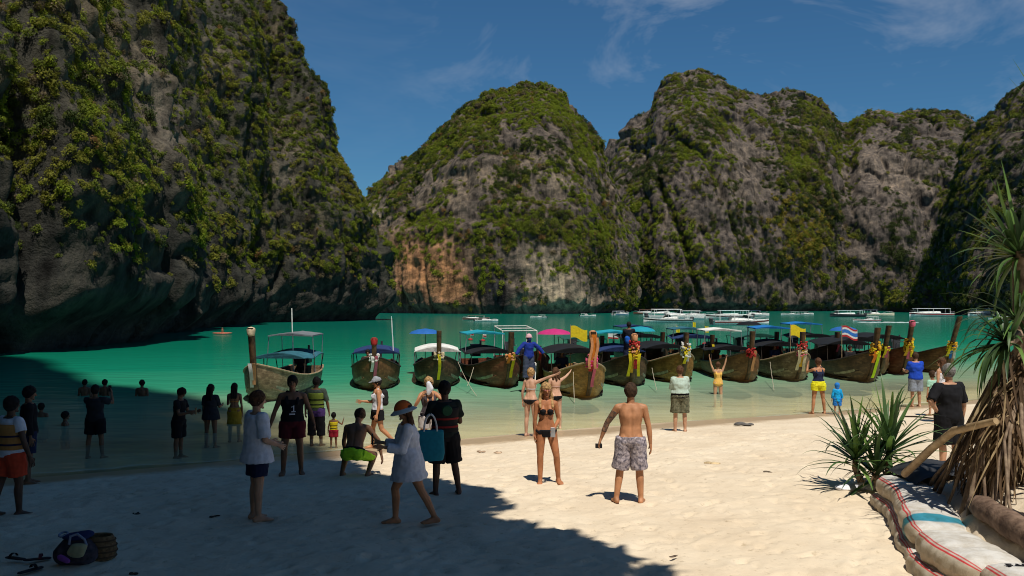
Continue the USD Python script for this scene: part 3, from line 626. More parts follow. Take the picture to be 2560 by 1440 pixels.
    def shirt(s, sleeve=.55, hem=-.02, grow=.022, flare=.012, neck=.50):
        out = (s.band(hem, .40, grow + flare, grow) if hem >= -.09 else s.band(.05, .40, grow + flare * .5, grow)) + s.band(.40, neck, grow, grow * .7)
        if hem < -.09:
            c0, w0, d0 = s.level(.05, grow + flare * .5); c1 = s.P + np.array([0, 0, hem])
            out.append(m3.Manifold.hull_points(np.vstack([ring(c0, s.Lt, s.Ft, w0, d0, 20), ring(c1, s.Lt, s.Ft, max(w0, .165 + grow) + flare, max(d0, .125 + grow) + flare, 20)])))
        for nm in 'LR':
            S, E, W, d = s.arm[nm]; sd = -1 if nm == 'L' else 1
            am = (.86 if s.female else 1.0) * (.8 if s.child else 1)
            out.append(hull((S, .056 * am + grow * .8), (s.P + s.T * .42 + s.Lt * sd * .10, .07), (s.P + s.T * .475 + s.Lt * sd * .08, .045)))
            if sleeve > 0:
                e = S + (E - S) * min(sleeve, 1); out.append(frustum(S, .060 * am + grow * .8, e, (.056 if sleeve < .8 else .042) * am + grow))
            if sleeve > 1: out.append(frustum(E, .044 * am + grow, E + (W - E) * (sleeve - 1), .032 * am + grow)); out.append(hull((E, .043 * am + grow)))
        return union(out)
    def tank(s, hem=-.02, grow=.018, top=.40):
        out = s.band(hem, top, grow + .006, grow)
        for sd in (1, -1):
            c, w, d = s.level(top - .03, grow)
            for q in (1, -1):
                a = c + s.Lt * sd * .085 + s.Ft * q * (d - .006); b = s.P + s.T * .525 + s.Lt * sd * .082
                out.append(hull((a, .018), (b, .020)))
                out.append(hull((a - s.T * .03, .03), (a + s.Lt * sd * .02, .02), (b, .012)))
        return union(out)
    def skirt(s, drop, w=.20, d=.17, top=.10, grow=.02):
        c0, w0, d0 = s.level(top, grow); c1, w1, d1 = s.level(0, grow + .01); c2 = s.P + np.array([0, .01, -drop])
        return union(s.band(0, top, grow) + [m3.Manifold.hull_points(np.vstack([ring(c1, s.Lt, s.Ft, w1, d1, 20), ring(c2, s.Lt, s.Ft, w, d, 20)]))])
    def bikini(s):
        out = []
        ringband = union(s.band(.275, .292, .006))
        for sd in (1, -1):
            c, w, d = s.level(.335)
            out.append(hull((c + s.Lt * sd * .062 + s.Ft * (d - .014), .0545), (c + s.Lt * sd * .058 - s.T * .03 + s.Ft * (d - .03), .05), (c + s.Lt * sd * .055 + s.T * .085 + s.Ft * (d - .03), .014)))
            out.append(hull((c + s.Lt * sd * .055 + s.T * .08 + s.Ft * (d - .02), .009), (s.P + s.T * .54 + s.Lt * sd * .05, .007)))
        return union(out + [ringband])
    def briefs(s, grow=.008):
        b = union(s.band(-.11, .055, grow) + [hull((s.leg[n][0] + np.array([0, -.045, .02]), .088 + grow)) for n in 'LR'] + [hull((s.leg[n][0] + np.array([0, 0, .0]), .098 + grow)) for n in 'LR'])
        for sd, n in ((-1, 'L'), (1, 'R')):
            H = s.leg[n][0]; nn = unit([-sd * .62, 0, .78])
            b = b.trim_by_plane(tuple(nn), float(nn @ (H + np.array([sd * .10, 0, .015]))))
        return b.trim_by_plane((0, 0, -1), float(-(s.P[2] + .022)))
    def hair(s, kind='short'):
        B = np.stack([s.hl, s.hf, s.hu]); r = s.hs
        e = (ICO2 * np.array([.094, .112, .118]) * r) @ B + s.C + (np.array([0, -.018, .022]) * r) @ B
        cap = m3.Manifold.hull_points(e)
        n = unit(-s.hf * .80 + s.hu * .60); cap = cap.trim_by_plane(tuple(n), float(n @ s.C) - .042 * r)
        out = [cap]
        back = s.C - s.hf * .065 * r
        if kind == 'long':
            for sd in (-1, 0, 1):
                out.append(hull((back + s.hl * sd * .045 + s.hu * .03, .05), (s.P + s.T * .40 + s.Lt * sd * .055 - s.Ft * .12, .035)))
        if kind == 'shoulder':
            for sd in (-1, 0, 1):
                out.append(hull((back + s.hl * sd * .05 + s.hu * .03, .05), (s.neck + s.Lt * sd * .085 - s.Ft * (.08 - .03 * abs(sd)) - s.T * .06, .032)))
        if kind == 'front':   # falls over both shoulders to the chest
            for sd in (-1, 1):
                out.append(hull((s.C + s.hl * sd * .074 - s.hf * .03 + s.hu * .03, .028), (s.neck + s.Lt * sd * .10 - s.Ft * .01, .030)))
                out.append(hull((s.neck + s.Lt * sd * .10 - s.Ft * .01, .030), (s.P + s.T * .40 + s.Lt * sd * .105 + s.Ft * .10, .018)))
            out.append(hull((back + s.hu * .03, .06), (s.neck - s.Ft * .07 - s.T * .1, .06)))
        if kind == 'bun': out.append(hull((back - s.hf * .045 + s.hu * .05, .038)))
        if kind == 'tail': out += [hull((back - s.hf * .04 + s.hu * .04, .03), (back - s.hf * .075 - s.hu * .06, .028)), hull((back - s.hf * .075 - s.hu * .06, .028), (back - s.hf * .06 - s.hu * .16, .014))]
        return union(out)
    def brim(s, r=.17, droop=.03, h=.035):
        c = s.C + s.hu * h
        a = m3.Manifold.hull_points(np.vstack([ring(c, s.hl, s.hf, .10, .11, 24), ring(c + s.hu * .012, s.hl, s.hf, .10, .11, 24), ring(c - s.hu * droop, s.hl, s.hf, r, r, 24), ring(c - s.hu * (droop - .008), s.hl, s.hf, r, r, 24)]))
        return a
    def crown(s, h=.03):
        B = np.stack([s.hl, s.hf, s.hu]); e = (ICO2 * np.array([.112, .126, .125])) @ B + s.C + s.hu * .03
        cap = m3.Manifold.hull_points(e); return cap.trim_by_plane(tuple(s.hu), float(s.hu @ (s.C + s.hu * h)))
    def peak(s):
        c = s.C + s.hu * .045
        return m3.Manifold.hull_points(np.vstack([ring(c + s.hf * .08, s.hl, s.hf, .07, .03, 14), ring(c + s.hf * .13 - s.hu * .012, s.hl, s.hf, .06, .055, 14), ring(c + s.hf * .13 - s.hu * .004, s.hl, s.hf, .06, .055, 14)]))

# loose directions for arms: (outwards, forwards, up)
DOWN = ((.16, -.05, -1), (.06, .15, -1)); EASY = ((.28, -.05, -1), (.10, .25, -1)); WIDE = ((.42, 0, -1), (.30, .15, -1))
FORE = ((.15, .35, -1), (-.15, 1, .15)); PHONE = ((.30, .75, -.25), (-.35, .55, 1.0)); UP = ((.45, .1, 1), (.35, .05, 1)); HIPS = ((.85, -.25, -1), (-.75, .25, -.75))
def cloth(n, c, **k): return mat('cloth_' + n, c, rough=0.85, var=0.10, scale=18.0, spec=0.15, bump=0.004, **k)
WHITE, BLACK, NAVY = cloth('white', (.62, .62, .66)), cloth('black', (.010, .010, .012)), cloth('navy', (.016, .022, .055))

def person(px, head_y, h, face, label, skin='tan', hair='black', hk='short', wear=(), group=None, D=None, z=None, edge=.035, body=None, extra=None, name='person', at=None, **pose):
    """Finds the distance at which a figure of that height, standing on the beach or sea bed, has its head at that row of the photograph."""
    b = body or Body(h=h, **pose)
    if at is not None: D = at[1]
    Ds = np.linspace(7, 120, 6000); xs = (px - CX) / FPX * Ds
    if D is None:
        gz = terrain(xs, Ds) if z is None else np.full_like(Ds, z)
        D = float(Ds[np.argmin(np.abs(CAMZ + (HY - head_y) / FPX * Ds - gz - b.top))])
    x = (px - CX) / FPX * D
    bz = CAMZ + (HY - head_y) / FPX * D - b.top
    if z is None: bz = float(terrain(x, D)) - .012
    if at is not None: x, D, bz = at
    # local axes x = left, y = forward; face: 0 towards the camera, 90 to the right of the picture, 180 away
    t = thing(name, label, 'person', (x, D, bz), yaw=180.0 + face, group=group)
    part(t, 'body', b.body(edge), mat('skin_' + skin, SKIN[skin], rough=.55, var=.20, scale=5.0, spec=.3), smooth=60)
    if hk:
        hm_ = soften(b.hair(hk), .018, 2); q = np.array(hm_.vertices) + len(label)
        hm_.vertices = hm_.vertices + hm_.vertex_normals * (.022 * (meshkit.fbm(q * [38, 38, 16], 2, 3) - .4))[:, None]
    if hk: part(t, 'hair', b.fin(hm_), mat('hair_' + hair, HAIR[hair], rough=.75, var=.5, scale=30.0, spec=.15, bump=.01), smooth=60)
    ang = (face + 180) % 360 - 180
    if abs(ang) < 110:
        B = np.stack([b.hl, b.hf, b.hu]); r = b.hs
        ell = lambda c, rad: m3.Manifold.hull_points((ICO1 * np.asarray(rad) * r) @ B + b.C + (np.asarray(c) * r) @ B)
        for sd in (1, -1):
            part(t, 'eye', b.fin(ell((sd * .031, .0815, .012), (.013, .007, .0075))), mat('eye_dark', (.03, .02, .015), rough=.2))
            part(t, 'eyebrow', b.fin(ell((sd * .032, .083, .032), (.018, .006, .004))), mat('hair_' + hair, HAIR[hair]))
        part(t, 'mouth', b.fin(ell((0, .0845, -.058), (.022, .008, .006))), mat('lips', (.30, .09, .07), rough=.4))
    for w in wear:
        w(t, b)
    if extra: extra(t, b)
    return t, b
def W(name, fn, m, it=4, ref=.026, label=None):
    def go(t, b):
        tm = soften(fn(b), ref, it)
        if it > 2:   # creases
            vn = tm.vertex_normals; q = np.array(tm.vertices) + 3.0 * (len(t) % 17)
            tm.vertices = tm.vertices + vn * (.030 * (meshkit.fbm(q * [8, 8, 13], 3, 7) - .46) + .012 * (meshkit.noise(q * [26, 26, 9], 8) - .5))[:, None]
        part(t, name, b.fin(tm), m, smooth=60, label=label)
    return go
SHORTS = lambda m, frac=.6, grow=.022, top=.10: W('shorts', lambda b: b.shorts(frac, grow, top), m)
SHIRT = lambda m, sleeve=.55, hem=-.02, grow=.022, flare=.012: W('shirt', lambda b: b.shirt(sleeve, hem, grow, flare), m)
TANK = lambda m, hem=-.02: W('tank_top', lambda b: b.tank(hem), m)
def VEST(m, strap, panel=None):
    def go(t, b):
        part(t, 'life_vest', b.fin(soften(union(b.band(.06, .42, .045) + [hull((b.P + b.T * .44 + b.Lt * sd * .09, .07), (b.P + b.T * .50 + b.Lt * sd * .085, .045)) for sd in (1, -1)]), .04, 6)), m, smooth=50)
        for h in (.12, .24): part(t, 'strap', b.fin(union(b.band(h, h + .028, .050))), strap, smooth=40)
        if panel:
            c, w, d = b.level(.36, .045); q = c - b.Ft * (d - .02)
            part(t, 'back_panel', b.fin(soften(m3.Manifold.hull_points(np.vstack([ring(q + b.T * .02, b.Lt, b.T, .085, .085, 18), ring(q + b.T * .02 - b.Ft * .03, b.Lt, b.T, .07, .07, 18)])), .04, 0)), panel, smooth=40)
    return go
def HELD(name, label, cat, mesh_fn, m, off=(0, 0, 0), hand='R', group=None):
    """a thing held in a hand: an object of its own, placed by the hand"""
    def go(t, b):
        S, E, Wr, d = b.arm[hand]
        q = (Wr + d * .10) * b.k
        pr = stage.GetPrimAtPath(t); M = UsdGeom.Xformable(pr).GetLocalTransformation()
        wp = M.Transform(Gf.Vec3d(*map(float, q + np.asarray(off))))
        yaw = math.degrees(math.atan2(M[0][1], M[0][0]))
        o = thing(name, label, cat, tuple(wp), yaw=yaw, group=group)
        mesh_fn(o, m)
    return go
def phone_mesh(o, m):
    part(o, 'case', box(.075, .012, .15, bev=.005), m)
    part(o, 'screen', box(.066, .003, .135, c=(0, -.007, 0)), mat('phone_screen', (.02, .022, .028), rough=.12, spec=.6))
def camera_mesh(o, m):
    part(o, 'case', box(.10, .045, .065, bev=.008), m)
    l = trimesh.creation.cylinder(.024, .04, sections=18); l.apply_transform(trimesh.transformations.rotation_matrix(math.pi / 2, [1, 0, 0])); l.apply_translation((0, .04, 0)); part(o, 'lens', l, mat('lens_black', (.01, .01, .012), rough=.15))
dark_plastic = mat('dark_plastic', (.012, .012, .014), rough=.35)

# ---------------------------------------------------------------- who stands where (photograph column and row of the head's top)
patterned = mat('cloth_patterned', (.10, .09, .12), second=(.46, .40, .42), rough=.85, scale=26.0, spec=.15)
khaki = mat('cloth_khaki', (.07, .075, .045), second=(.17, .16, .10), rough=.85, scale=22.0, spec=.15)

# bikini woman and the man she faces
GUM = [((.10, .02, -1), (.02, .08, -1)), ((.14, .10, -1), (-.02, .55, -.80))]
person(1365, 934, 1.66, 4, 'sunburnt blonde woman in a black bikini standing on the sunlit sand', 'bronze', 'blond', 'front', D=14.3, female=True, edge=.022,
       wear=[W('bikini_top', lambda b: b.bikini(), BLACK, it=0), W('bikini_bottom', lambda b: b.briefs(), BLACK, it=1)],
       aR=((.10, -.02, -1), (.02, .02, -1)), aL=((.22, -.05, -1), (-.35, .70, -.45)), lR=((.02, .02, -1), (.0, -.04, -1)), lL=((.20, .18, -1), (.10, -.18, -1)), head=(6, 6),
       extra=lambda t, b: (HELD('phone', 'silver phone held at the waist by the woman in the black bikini', 'phone', phone_mesh, mat('phone_silver', (.34, .35, .37), rough=.3, metallic=.5), (0, .03, 0), 'L')(t, b),
                           part(t, 'sunglasses', b.fin(union([hull((b.C + b.hl * sd * .032 + b.hf * .094 + b.hu * .012, (.019, .008, .012))) for sd in (1, -1)] + [hull((b.C + b.hl * .076 + b.hf * .05 + b.hu * .016, .005), (b.C + b.hl * .03 + b.hf * .094 + b.hu * .016, .005)), hull((b.C - b.hl * .076 + b.hf * .05 + b.hu * .016, .005), (b.C - b.hl * .03 + b.hf * .094 + b.hu * .016, .005))])), mat('rose_glass', (.28, .10, .09), rough=.15))))
person(1577, 964, 1.74, 176, 'bare-backed man in grey patterned swim shorts seen from behind on the sunlit sand', 'tan', 'brown', 'short', D=12.75, edge=.022, girth=1.08,
       wear=[SHORTS(patterned, .98, .027, .045), W('tattoo_sleeve', lambda b: union([frustum(b.arm['L'][0] * .8 + b.arm['L'][1] * .2, .0535, b.arm['L'][1], .0405), frustum(b.arm['L'][1], .0415, b.arm['L'][1] * .45 + b.arm['L'][2] * .55, .0385)]), mat('tattoo', (.05, .045, .045), second=(.30, .16, .09), rough=.55, scale=24.0), it=2)], aL=((.55, .30, -.85), (.38, .12, -1)), aR=((.26, -.02, -1), (.10, .12, -1)), lL=((.16, .03, -1), (.14, -.10, -1)), lR=((.09, .02, -1), (.05, -.06, -1)), head=(8, -4),
       extra=HELD('phone', 'small dark camera in the left hand of the bare-backed man', 'camera', camera_mesh, dark_plastic, (0, 0, -.02), 'L'))
# the group in the shade, left to right
person(28, 994, 1.72, 150, 'man in red shorts with an orange-banded life vest at the left edge', 'dark', 'black', 'short', D=12.6, girth=1.15, edge=.025,
       wear=[SHIRT(WHITE, .5, -.04), VEST(cloth('ochre', (.42, .20, .06)), cloth('vest_navy', (.02, .02, .05))), SHORTS(cloth('red_orange', (.55, .06, .025)), .75, .03, .02)], aR=((.35, .05, -1), (.12, .30, -1)), aL=DOWN, lR=((.05, .12, -1), (.05, -.02, -1)), lL=((.06, -.22, -1), (.0, -.30, -1)))
person(72, 979, 1.76, 120, 'man in a black jacket over white standing behind the left edge man', 'brown', 'black', 'short', D=15.8, wear=[SHIRT(BLACK, 1.8), SHORTS(NAVY, .8)], head=(10, 0))
person(238, 955, 1.74, 180, 'man in dark shirt and black shorts raising a phone, ankle deep at the left', 'brown', 'black', 'short', D=20.6, wear=[SHIRT(cloth('charcoal', (.022, .024, .028)), .6, -.03), SHORTS(BLACK, .75, .03)], aL=PHONE, aR=PHONE, girth=1.1, lL=((.14, 0, -1), (.08, -.03, -1)), lR=((.14, 0, -1), (.08, -.03, -1)),
       extra=HELD('phone', 'phone held up by the man in the dark shirt', 'phone', phone_mesh, dark_plastic, (-.05, .05, .02), 'R'))
person(447, 977, 1.60, 82, 'slim man in black T-shirt and shorts looking down, seen from the side', 'brown', 'black', 'short', D=19.8, wear=[SHIRT(BLACK, .6, -.05), SHORTS(BLACK, .9, .03)], aL=FORE, aR=FORE, head=(35, 0), lean=(4, 0),
       extra=HELD('phone', 'phone in the hands of the slim man in black', 'phone', phone_mesh, dark_plastic, (-.08, .02, .02), 'R'))
person(527, 964, 1.64, 172, 'woman with long dark hair in a dark loose top wading in the shade', 'brown', 'black', 'long', female=True, girth=1.1, D=22.5, wear=[SHIRT(cloth('dark_slate', (.022, .025, .032)), .8, -.14, .03, .03)], aL=DOWN, aR=FORE)
person(586, 953, 1.64, 190, 'woman in a mustard yellow skirt with a bare back wading in the shade', 'brown', 'black', 'long', female=True, D=24.2, wear=[W('skirt', lambda b: b.skirt(.42, .21, .17), cloth('mustard', (.36, .22, .02))), W('bikini_top', lambda b: b.bikini(), cloth('amber', (.5, .2, .03)), it=0)], aL=FORE, aR=DOWN)
person(642, 974, 1.76, 128, 'man in a loose white T-shirt and navy shorts with his hands together', 'fair', 'chestnut', 'short', D=12.0, edge=.022, girth=1.05,
       wear=[SHIRT(WHITE, .9, -.13, .040, .04), SHORTS(NAVY, .72, .020, -.02)], aL=((.15, .1, -1), (-.30, .9, -.35)), aR=((.20, .05, -1), (-.30, .9, -.40)), head=(8, -10), lL=((.03, .03, -1), (.0, -.05, -1)), lR=((.05, -.02, -1), (.03, -.04, -1)))
def digits(t, b):
    c, w, d = b.level(.24, .018)
    tm = meshkit.text_mesh('1', .11, .004, bold=True); tm.apply_translation((-.03, -.05, 0))
    R = np.eye(4); R[:3, 0], R[:3, 1], R[:3, 2], R[:3, 3] = -b.Lt, b.T, b.Ft, c + b.Ft * (d + .012)
    tm.apply_transform(R); part(t, 'shirt_number', b.fin(tm), WHITE, smooth=False)
    bar = box(.10, .025, .004, c=(0, -.09, 0)); bar.apply_transform(R); part(t, 'shirt_stripe', b.fin(bar), WHITE, smooth=False)
person(731, 968, 1.80, 12, 'man in a black basketball top with a white number and dark red shorts', 'brown', 'black', 'short', D=16.0, edge=.025, girth=1.12, wear=[TANK(BLACK, -.04), SHORTS(cloth('dark_red', (.10, .012, .018)), .62, .03, .02), digits], aL=WIDE, aR=WIDE, lL=((.10, .02, -1), (.05, -.03, -1)), lR=((.12, .02, -1), (.05, -.03, -1)))
person(791, 957, 1.70, 178, 'person in purple shorts and a yellow-green life vest walking to the water', 'brown', 'black', 'short', D=21.5, wear=[SHIRT(cloth('grey_green', (.07, .09, .07)), .9), VEST(cloth('lime_dark', (.20, .26, .04)), BLACK), W('leggings', lambda b: b.shorts(1.5, .012, .09), BLACK), SHORTS(cloth('purple', (.10, .05, .20)), .35, .03)], aL=EASY, aR=((.3, .1, -1), (.1, .3, -1)))
person(834, 1021, .88, 186, 'small child in a bright yellow life vest and red shorts', 'brown', 'black', 'short', child=True, wear=[VEST(cloth('bright_yellow', (.75, .58, .02)), BLACK), SHORTS(cloth('crimson', (.30, .015, .03)), .7, .03)], aL=EASY, aR=((.5, .1, -.4), (.3, .1, 1)), D=20.6)
person(884, 1057, 1.78, 172, 'bare-backed man crouching on the sand in neon green shorts', 'brown', 'brown', 'short', D=15.4, edge=.025, girth=1.05, wear=[SHORTS(cloth('neon_green', (.36, .72, .03)), .75, .03, .04), W('waistband', lambda b: union(b.band(.03, .075, .03)), BLACK, it=0)],
       lean=(28, 0), lL=((.40, .95, -.16), (-.05, -.80, -.65)), lR=((.42, .95, -.16), (-.05, -.80, -.65)), aL=((.35, .35, -1), (.1, .5, -.7)), aR=((.70, .25, -.9), (.22, -.05, -1)), head=(25, -12))
person(944, 953, 1.64, -75, 'man in a white tank top and cap walking left with a red bag strap', 'tan', 'black', 'short', D=20.0, wear=[TANK(WHITE, -.03), SHORTS(BLACK, .5, .028, .04), W('backpack', lambda b: hull((b.P + b.T * .20 - b.Ft * .17, .09), (b.P + b.T * .42 - b.Ft * .16, .09)), cloth('bag_black', (.016, .015, .016))), W('strap', lambda b: hull((b.P + b.T * .50 + b.Lt * .09, .03), (b.P + b.T * .25 + b.Lt * .10 + b.Ft * .10, .022)), cloth('strap_red', (.5, .05, .03)), it=0),
       W('cap', lambda b: union([b.crown(), b.peak()]), cloth('cap_grey', (.25, .26, .28)))], aR=((.15, .4, -1), (-.1, 1, .1)), aL=EASY, lR=((.05, .25, -1), (.02, .02, -1)), lL=((.05, -.20, -1), (.03, -.75, -.75)), flat=(False, True), head=(12, 0))
def tote(o, m):
    g = m3.Manifold.hull_points(np.vstack([ring(np.array([0, 0, z]), np.array([1, 0, 0]), np.array([0, 1.0, 0]), a, c, 16) for z, a, c in ((0, .17, .07), (.10, .19, .085), (.40, .175, .05))]))
    part(o, 'bag_body', soften(g, .05, 2), m, smooth=50)
    th = np.linspace(0, np.pi, 12)
    for sd in (-1, 1): part(o, 'handle', tube(np.stack([.085 * np.cos(th), 0 * th + sd * .04, .39 + .22 * np.sin(th)], -1), .011), cloth('bag_handle', (.55, .56, .55)))
t16, b16 = person(1022, 984, 1.66, -78, 'woman in a long white shirt and orange-crowned sun hat striding left', 'tan', 'chestnut', 'shoulder', D=11.55, edge=.022, female=True, girth=1.15,
       wear=[SHIRT(WHITE, 1.75, -.24, .036, .06), SHORTS(NAVY, .5, .012, -.02), W('hat_brim', lambda b: b.brim(.19, .045), cloth('hat_white', (.50, .50, .46)), it=0), W('hat_crown', lambda b: b.crown(.03), cloth('hat_orange', (.55, .12, .025)), it=0)],
       aR=((.10, .35, -1), (-.10, 1, .20)), aL=((.12, .30, -1), (-.15, 1, .15)), lR=((.02, .48, -1), (.02, -.02, -1)), lL=((.02, -.42, -1), (.02, -.50, -1)), flat=(True, True), lean=(4, 0), head=(12, 0),
       extra=HELD('phone', 'phone held out low by the woman in the orange sun hat', 'phone', phone_mesh, dark_plastic, (0, .02, .03), 'R'))
o = thing('tote_bag', 'teal tote bag with pale handles hanging between the hat woman and the vest man', 'bag', tuple(pix(1076, 1151, 11.75)), yaw=8)
tote(o, cloth('teal', (.012, .16, .22)))
person(1112, 956, 1.76, 196, 'dark man in a black and red life vest with a green back patch', 'dark', 'black', 'short', D=13.5, edge=.022, girth=1.08, wear=[SHIRT(cloth('black_green', (.012, .018, .017)), .7, -.02), VEST(cloth('vest_black', (.013, .013, .014)), cloth('vest_red', (.20, .018, .018)), cloth('patch_green', (.02, .07, .035))), SHORTS(BLACK, .95, .03)],
       aL=((.25, .35, -1), (-.25, .85, .45)), aR=((.22, .2, -1), (-.2, .9, .1)), lL=((.10, -.02, -1), (.05, -.04, -1)), lR=((.16, .06, -1), (.14, -.16, -1)), head=(10, 14))
person(1072, 934, 1.66, 20, 'tanned woman wiping her face with a white cloth behind the vest man', 'tan', 'blond', 'bun', female=True, D=17.2, wear=[TANK(cloth('print_dark', (.05, .04, .045)), -.02), SHORTS(cloth('shorts_pale', (.42, .38, .36)), .5)], aL=((.4, .5, -.5), (-.5, .5, .8)), aR=((.45, .4, -.6), (-.4, .5, .8)),
       extra=lambda t, b: part(t, 'towel', b.fin(soften(hull((b.C + b.hf * .12 + b.hl * .04, .05), (b.C + b.hf * .13 - b.hu * .10, .06), (b.C + b.hf * .12 - b.hu * .2 + b.hl * .05, .04)), .03, 3)), WHITE))
# swimmers in the shade
for px, py, h, f, lab in ((103, 1008, 1.65, 170, 'swimmer low in the dark water nearest the left edge'), (163, 1029, 1.65, 120, 'swimmer leaning forward in the dark shallows left of the phone man'), (355, 950, 1.70, 175, 'wader up to the chest alone in dark green water'), (212, 949, 1.65, 180, 'far wader half hidden left of the phone man'), (262, 949, 1.65, 160, 'far wader half hidden right of the phone man')):
    dd = 7316 / (py + (34 if py > 1000 else 40) - HY)
    zz = pix(px, py, dd)[2]
    person(px, py, h, f, lab, 'brown', 'black', 'short', D=dd, z=zz - 1.7, wear=[SHORTS(NAVY, .7)], edge=.05)
# by the boats
person(1327, 914, 1.68, 150, 'pale woman in a white bikini reaching to the boat, wading behind the bikini woman', 'pale', 'blond', 'bun', female=True, D=21.5, wear=[W('bikini_top', lambda b: b.bikini(), WHITE, it=0), W('bikini_bottom', lambda b: b.briefs(), cloth('brief_dark', (.02, .018, .02)), it=1)], aR=((.9, .3, .42), (.9, .2, .35)), aL=EASY)
person(1389, 916, 1.66, 195, 'pale woman half hidden behind the bikini woman at the big boat', 'pale', 'chestnut', 'shoulder', female=True, D=23.5, wear=[W('bikini_top', lambda b: b.bikini(), cloth('pink_pale', (.6, .4, .36)), it=0), W('bikini_bottom', lambda b: b.briefs(), BLACK, it=1)], aR=((.6, .5, .25), (.5, .5, .3)), aL=EASY)
person(1700, 914, 1.62, 178, 'woman in a pale mint shawl and patterned khaki shorts at the water line', 'fair', 'chestnut', 'short', female=True, girth=1.25, wear=[SHIRT(cloth('mint', (.40, .50, .43)), 1.0, .10, .045, .02), W('wrap', lambda b: union(b.band(-.04, .16, .035)), BLACK), SHORTS(khaki, .95, .035, .06)], aL=FORE, aR=FORE)
person(1795, 912, 1.66, 182, 'woman in a yellow swimsuit with both arms raised high in the shallows', 'fair', 'chestnut', 'bun', female=True, D=32.0, wear=[W('swimsuit', lambda b: union([b.tank(-.06), b.briefs()]), cloth('yellow_suit', (.72, .42, .10)), it=2)], aL=((.42, 0, 1), (.22, 0, 1)), aR=((.40, 0, 1), (.24, 0, 1)))
person(2046, 899, 1.68, 183, 'woman in navy top and bright yellow shorts taking a picture of the boats', 'tan', 'chestnut', 'bun', female=True, girth=1.1, D=26.3, wear=[TANK(NAVY, -.02), SHORTS(cloth('lemon', (.72, .68, .02)), .42, .03)], aL=PHONE, aR=PHONE, lL=((.14, 0, -1), (.10, -.03, -1)), lR=((.14, 0, -1), (.10, -.03, -1)),
       extra=HELD('phone', 'phone raised by the woman in yellow shorts', 'phone', phone_mesh, dark_plastic, (-.05, .05, .02), 'R'))
person(2093, 958, .98, 175, 'small child in a bright blue hooded swim top at the water line', 'fair', 'black', None, child=True, D=25.8, wear=[SHIRT(cloth('sky_blue', (.01, .30, .62)), 1.6, -.12, .03), SHORTS(cloth('mid_blue', (.02, .16, .50)), .9, .03), W('hood', lambda b: hull((b.C + b.hu * .02, .135), (b.neck, .09)), cloth('mid_blue', (.02, .16, .5)))], aL=EASY, aR=EASY)
person(2289, 884, 1.74, 186, 'man in a royal blue T-shirt and grey board shorts at the water line', 'fair', 'brown', 'short', girth=1.2, D=28.0, wear=[SHIRT(cloth('royal_blue', (.012, .055, .40)), .7, -.04, .03), SHORTS(cloth('grey_board', (.22, .25, .30)), .95, .03)], head=(12, 0), aL=FORE, aR=FORE)
person(2331, 914, 1.30, 195, 'child in a pale green top beside the man in royal blue', 'fair', 'brown', 'short', child=True, D=24.5, wear=[SHIRT(cloth('pale_green', (.30, .52, .40)), .7), SHORTS(cloth('rust', (.35, .12, .04)), .8)])
person(2354, 878, 1.68, 215, 'woman with brown hair in a white top behind the man in black', 'fair', 'chestnut', 'shoulder', female=True, D=22.5, wear=[TANK(WHITE, -.02), SHORTS(NAVY, .5)])
person(2372, 914, 1.80, 192, 'broad grey-haired man all in black with a hand on his hip', 'fair', 'grey', 'short', D=14.3, edge=.025, girth=1.14, wear=[SHIRT(BLACK, .9, -.06, .03), SHORTS(BLACK, .98, .035)], aL=HIPS, aR=((.30, 0, -1), (.05, .2, -1)), head=(6, 0))
# ---------------------------------------------------------------- longtail boats
from scipy.interpolate import PchipInterpolator as Pchip
def paint(n, c, **k): return mat('paint_' + n, c, rough=0.55, var=0.22, scale=5.0, spec=0.35, **k)
def hullmat(name, c1, c2):
    if name in looks: return looks[name]
    looks[name] = usdkit.material(stage, '/World/Looks/' + name, {
        'tc': ('texture_coordinate', {}), 'm': ('mapping', {'scale': (0.5, 3.0, 6.0)}), 'n': ('noise_texture', {'scale': 2.2, 'detail': 6.0, 'roughness': 0.7, 'distortion': 0.6}),
        'n2': ('noise_texture', {'scale': 2.6, 'detail': 5.0, 'roughness': 0.7}),
        'r': ('rgb_ramp', {'ramp': [(0.33, np.array(c1) * 0.55), (0.5, c1), (0.66, c2)]}), 'r2': ('rgb_ramp', {'ramp': [(0.35, (0.55, 0.55, 0.5)), (0.55, (1, 1, 1))]}),
        'x': ('mix_color', {'blend_type': 'multiply', 'fac': 1.0}), 'p': ('principled_bsdf', {'roughness': 0.6, 'specular_ior_level': 0.3})},
        [('tc.object', 'm.vector'), ('m.vector', 'n.vector'), ('tc.object', 'n2.vector'), ('n.fac', 'r.fac'), ('n2.fac', 'r2.fac'), ('r.color', 'x.a'), ('r2.color', 'x.b'), ('x.result', 'p.base_color')], surface='p.BSDF')
    return looks[name]
BX = np.array([-4.6, -3.5, -2.0, 0.0, 1.5, 2.6, 3.4, 3.9, 4.2])
BW = Pchip(BX, [.64, .82, .95, .99, .92, .75, .50, .26, .06])
BG = Pchip(BX, [.66, .62, .58, .64, .76, .93, 1.10, 1.22, 1.30])
BK = Pchip(BX, [-.12, -.2, -.25, -.26, -.24, -.14, .06, .42, .95])
def bsec(x, sc=1.0, inset=0.0, n=15):
    q = np.linspace(0, np.pi, n); w, g, k = BW(x) - inset, BG(x), BK(x) + inset
    return np.stack([0 * q + x, np.maximum(w, .01) * np.sign(np.cos(q)) * np.abs(np.cos(q)) ** .62, g - (g - k) * np.sin(q) ** .85], -1)
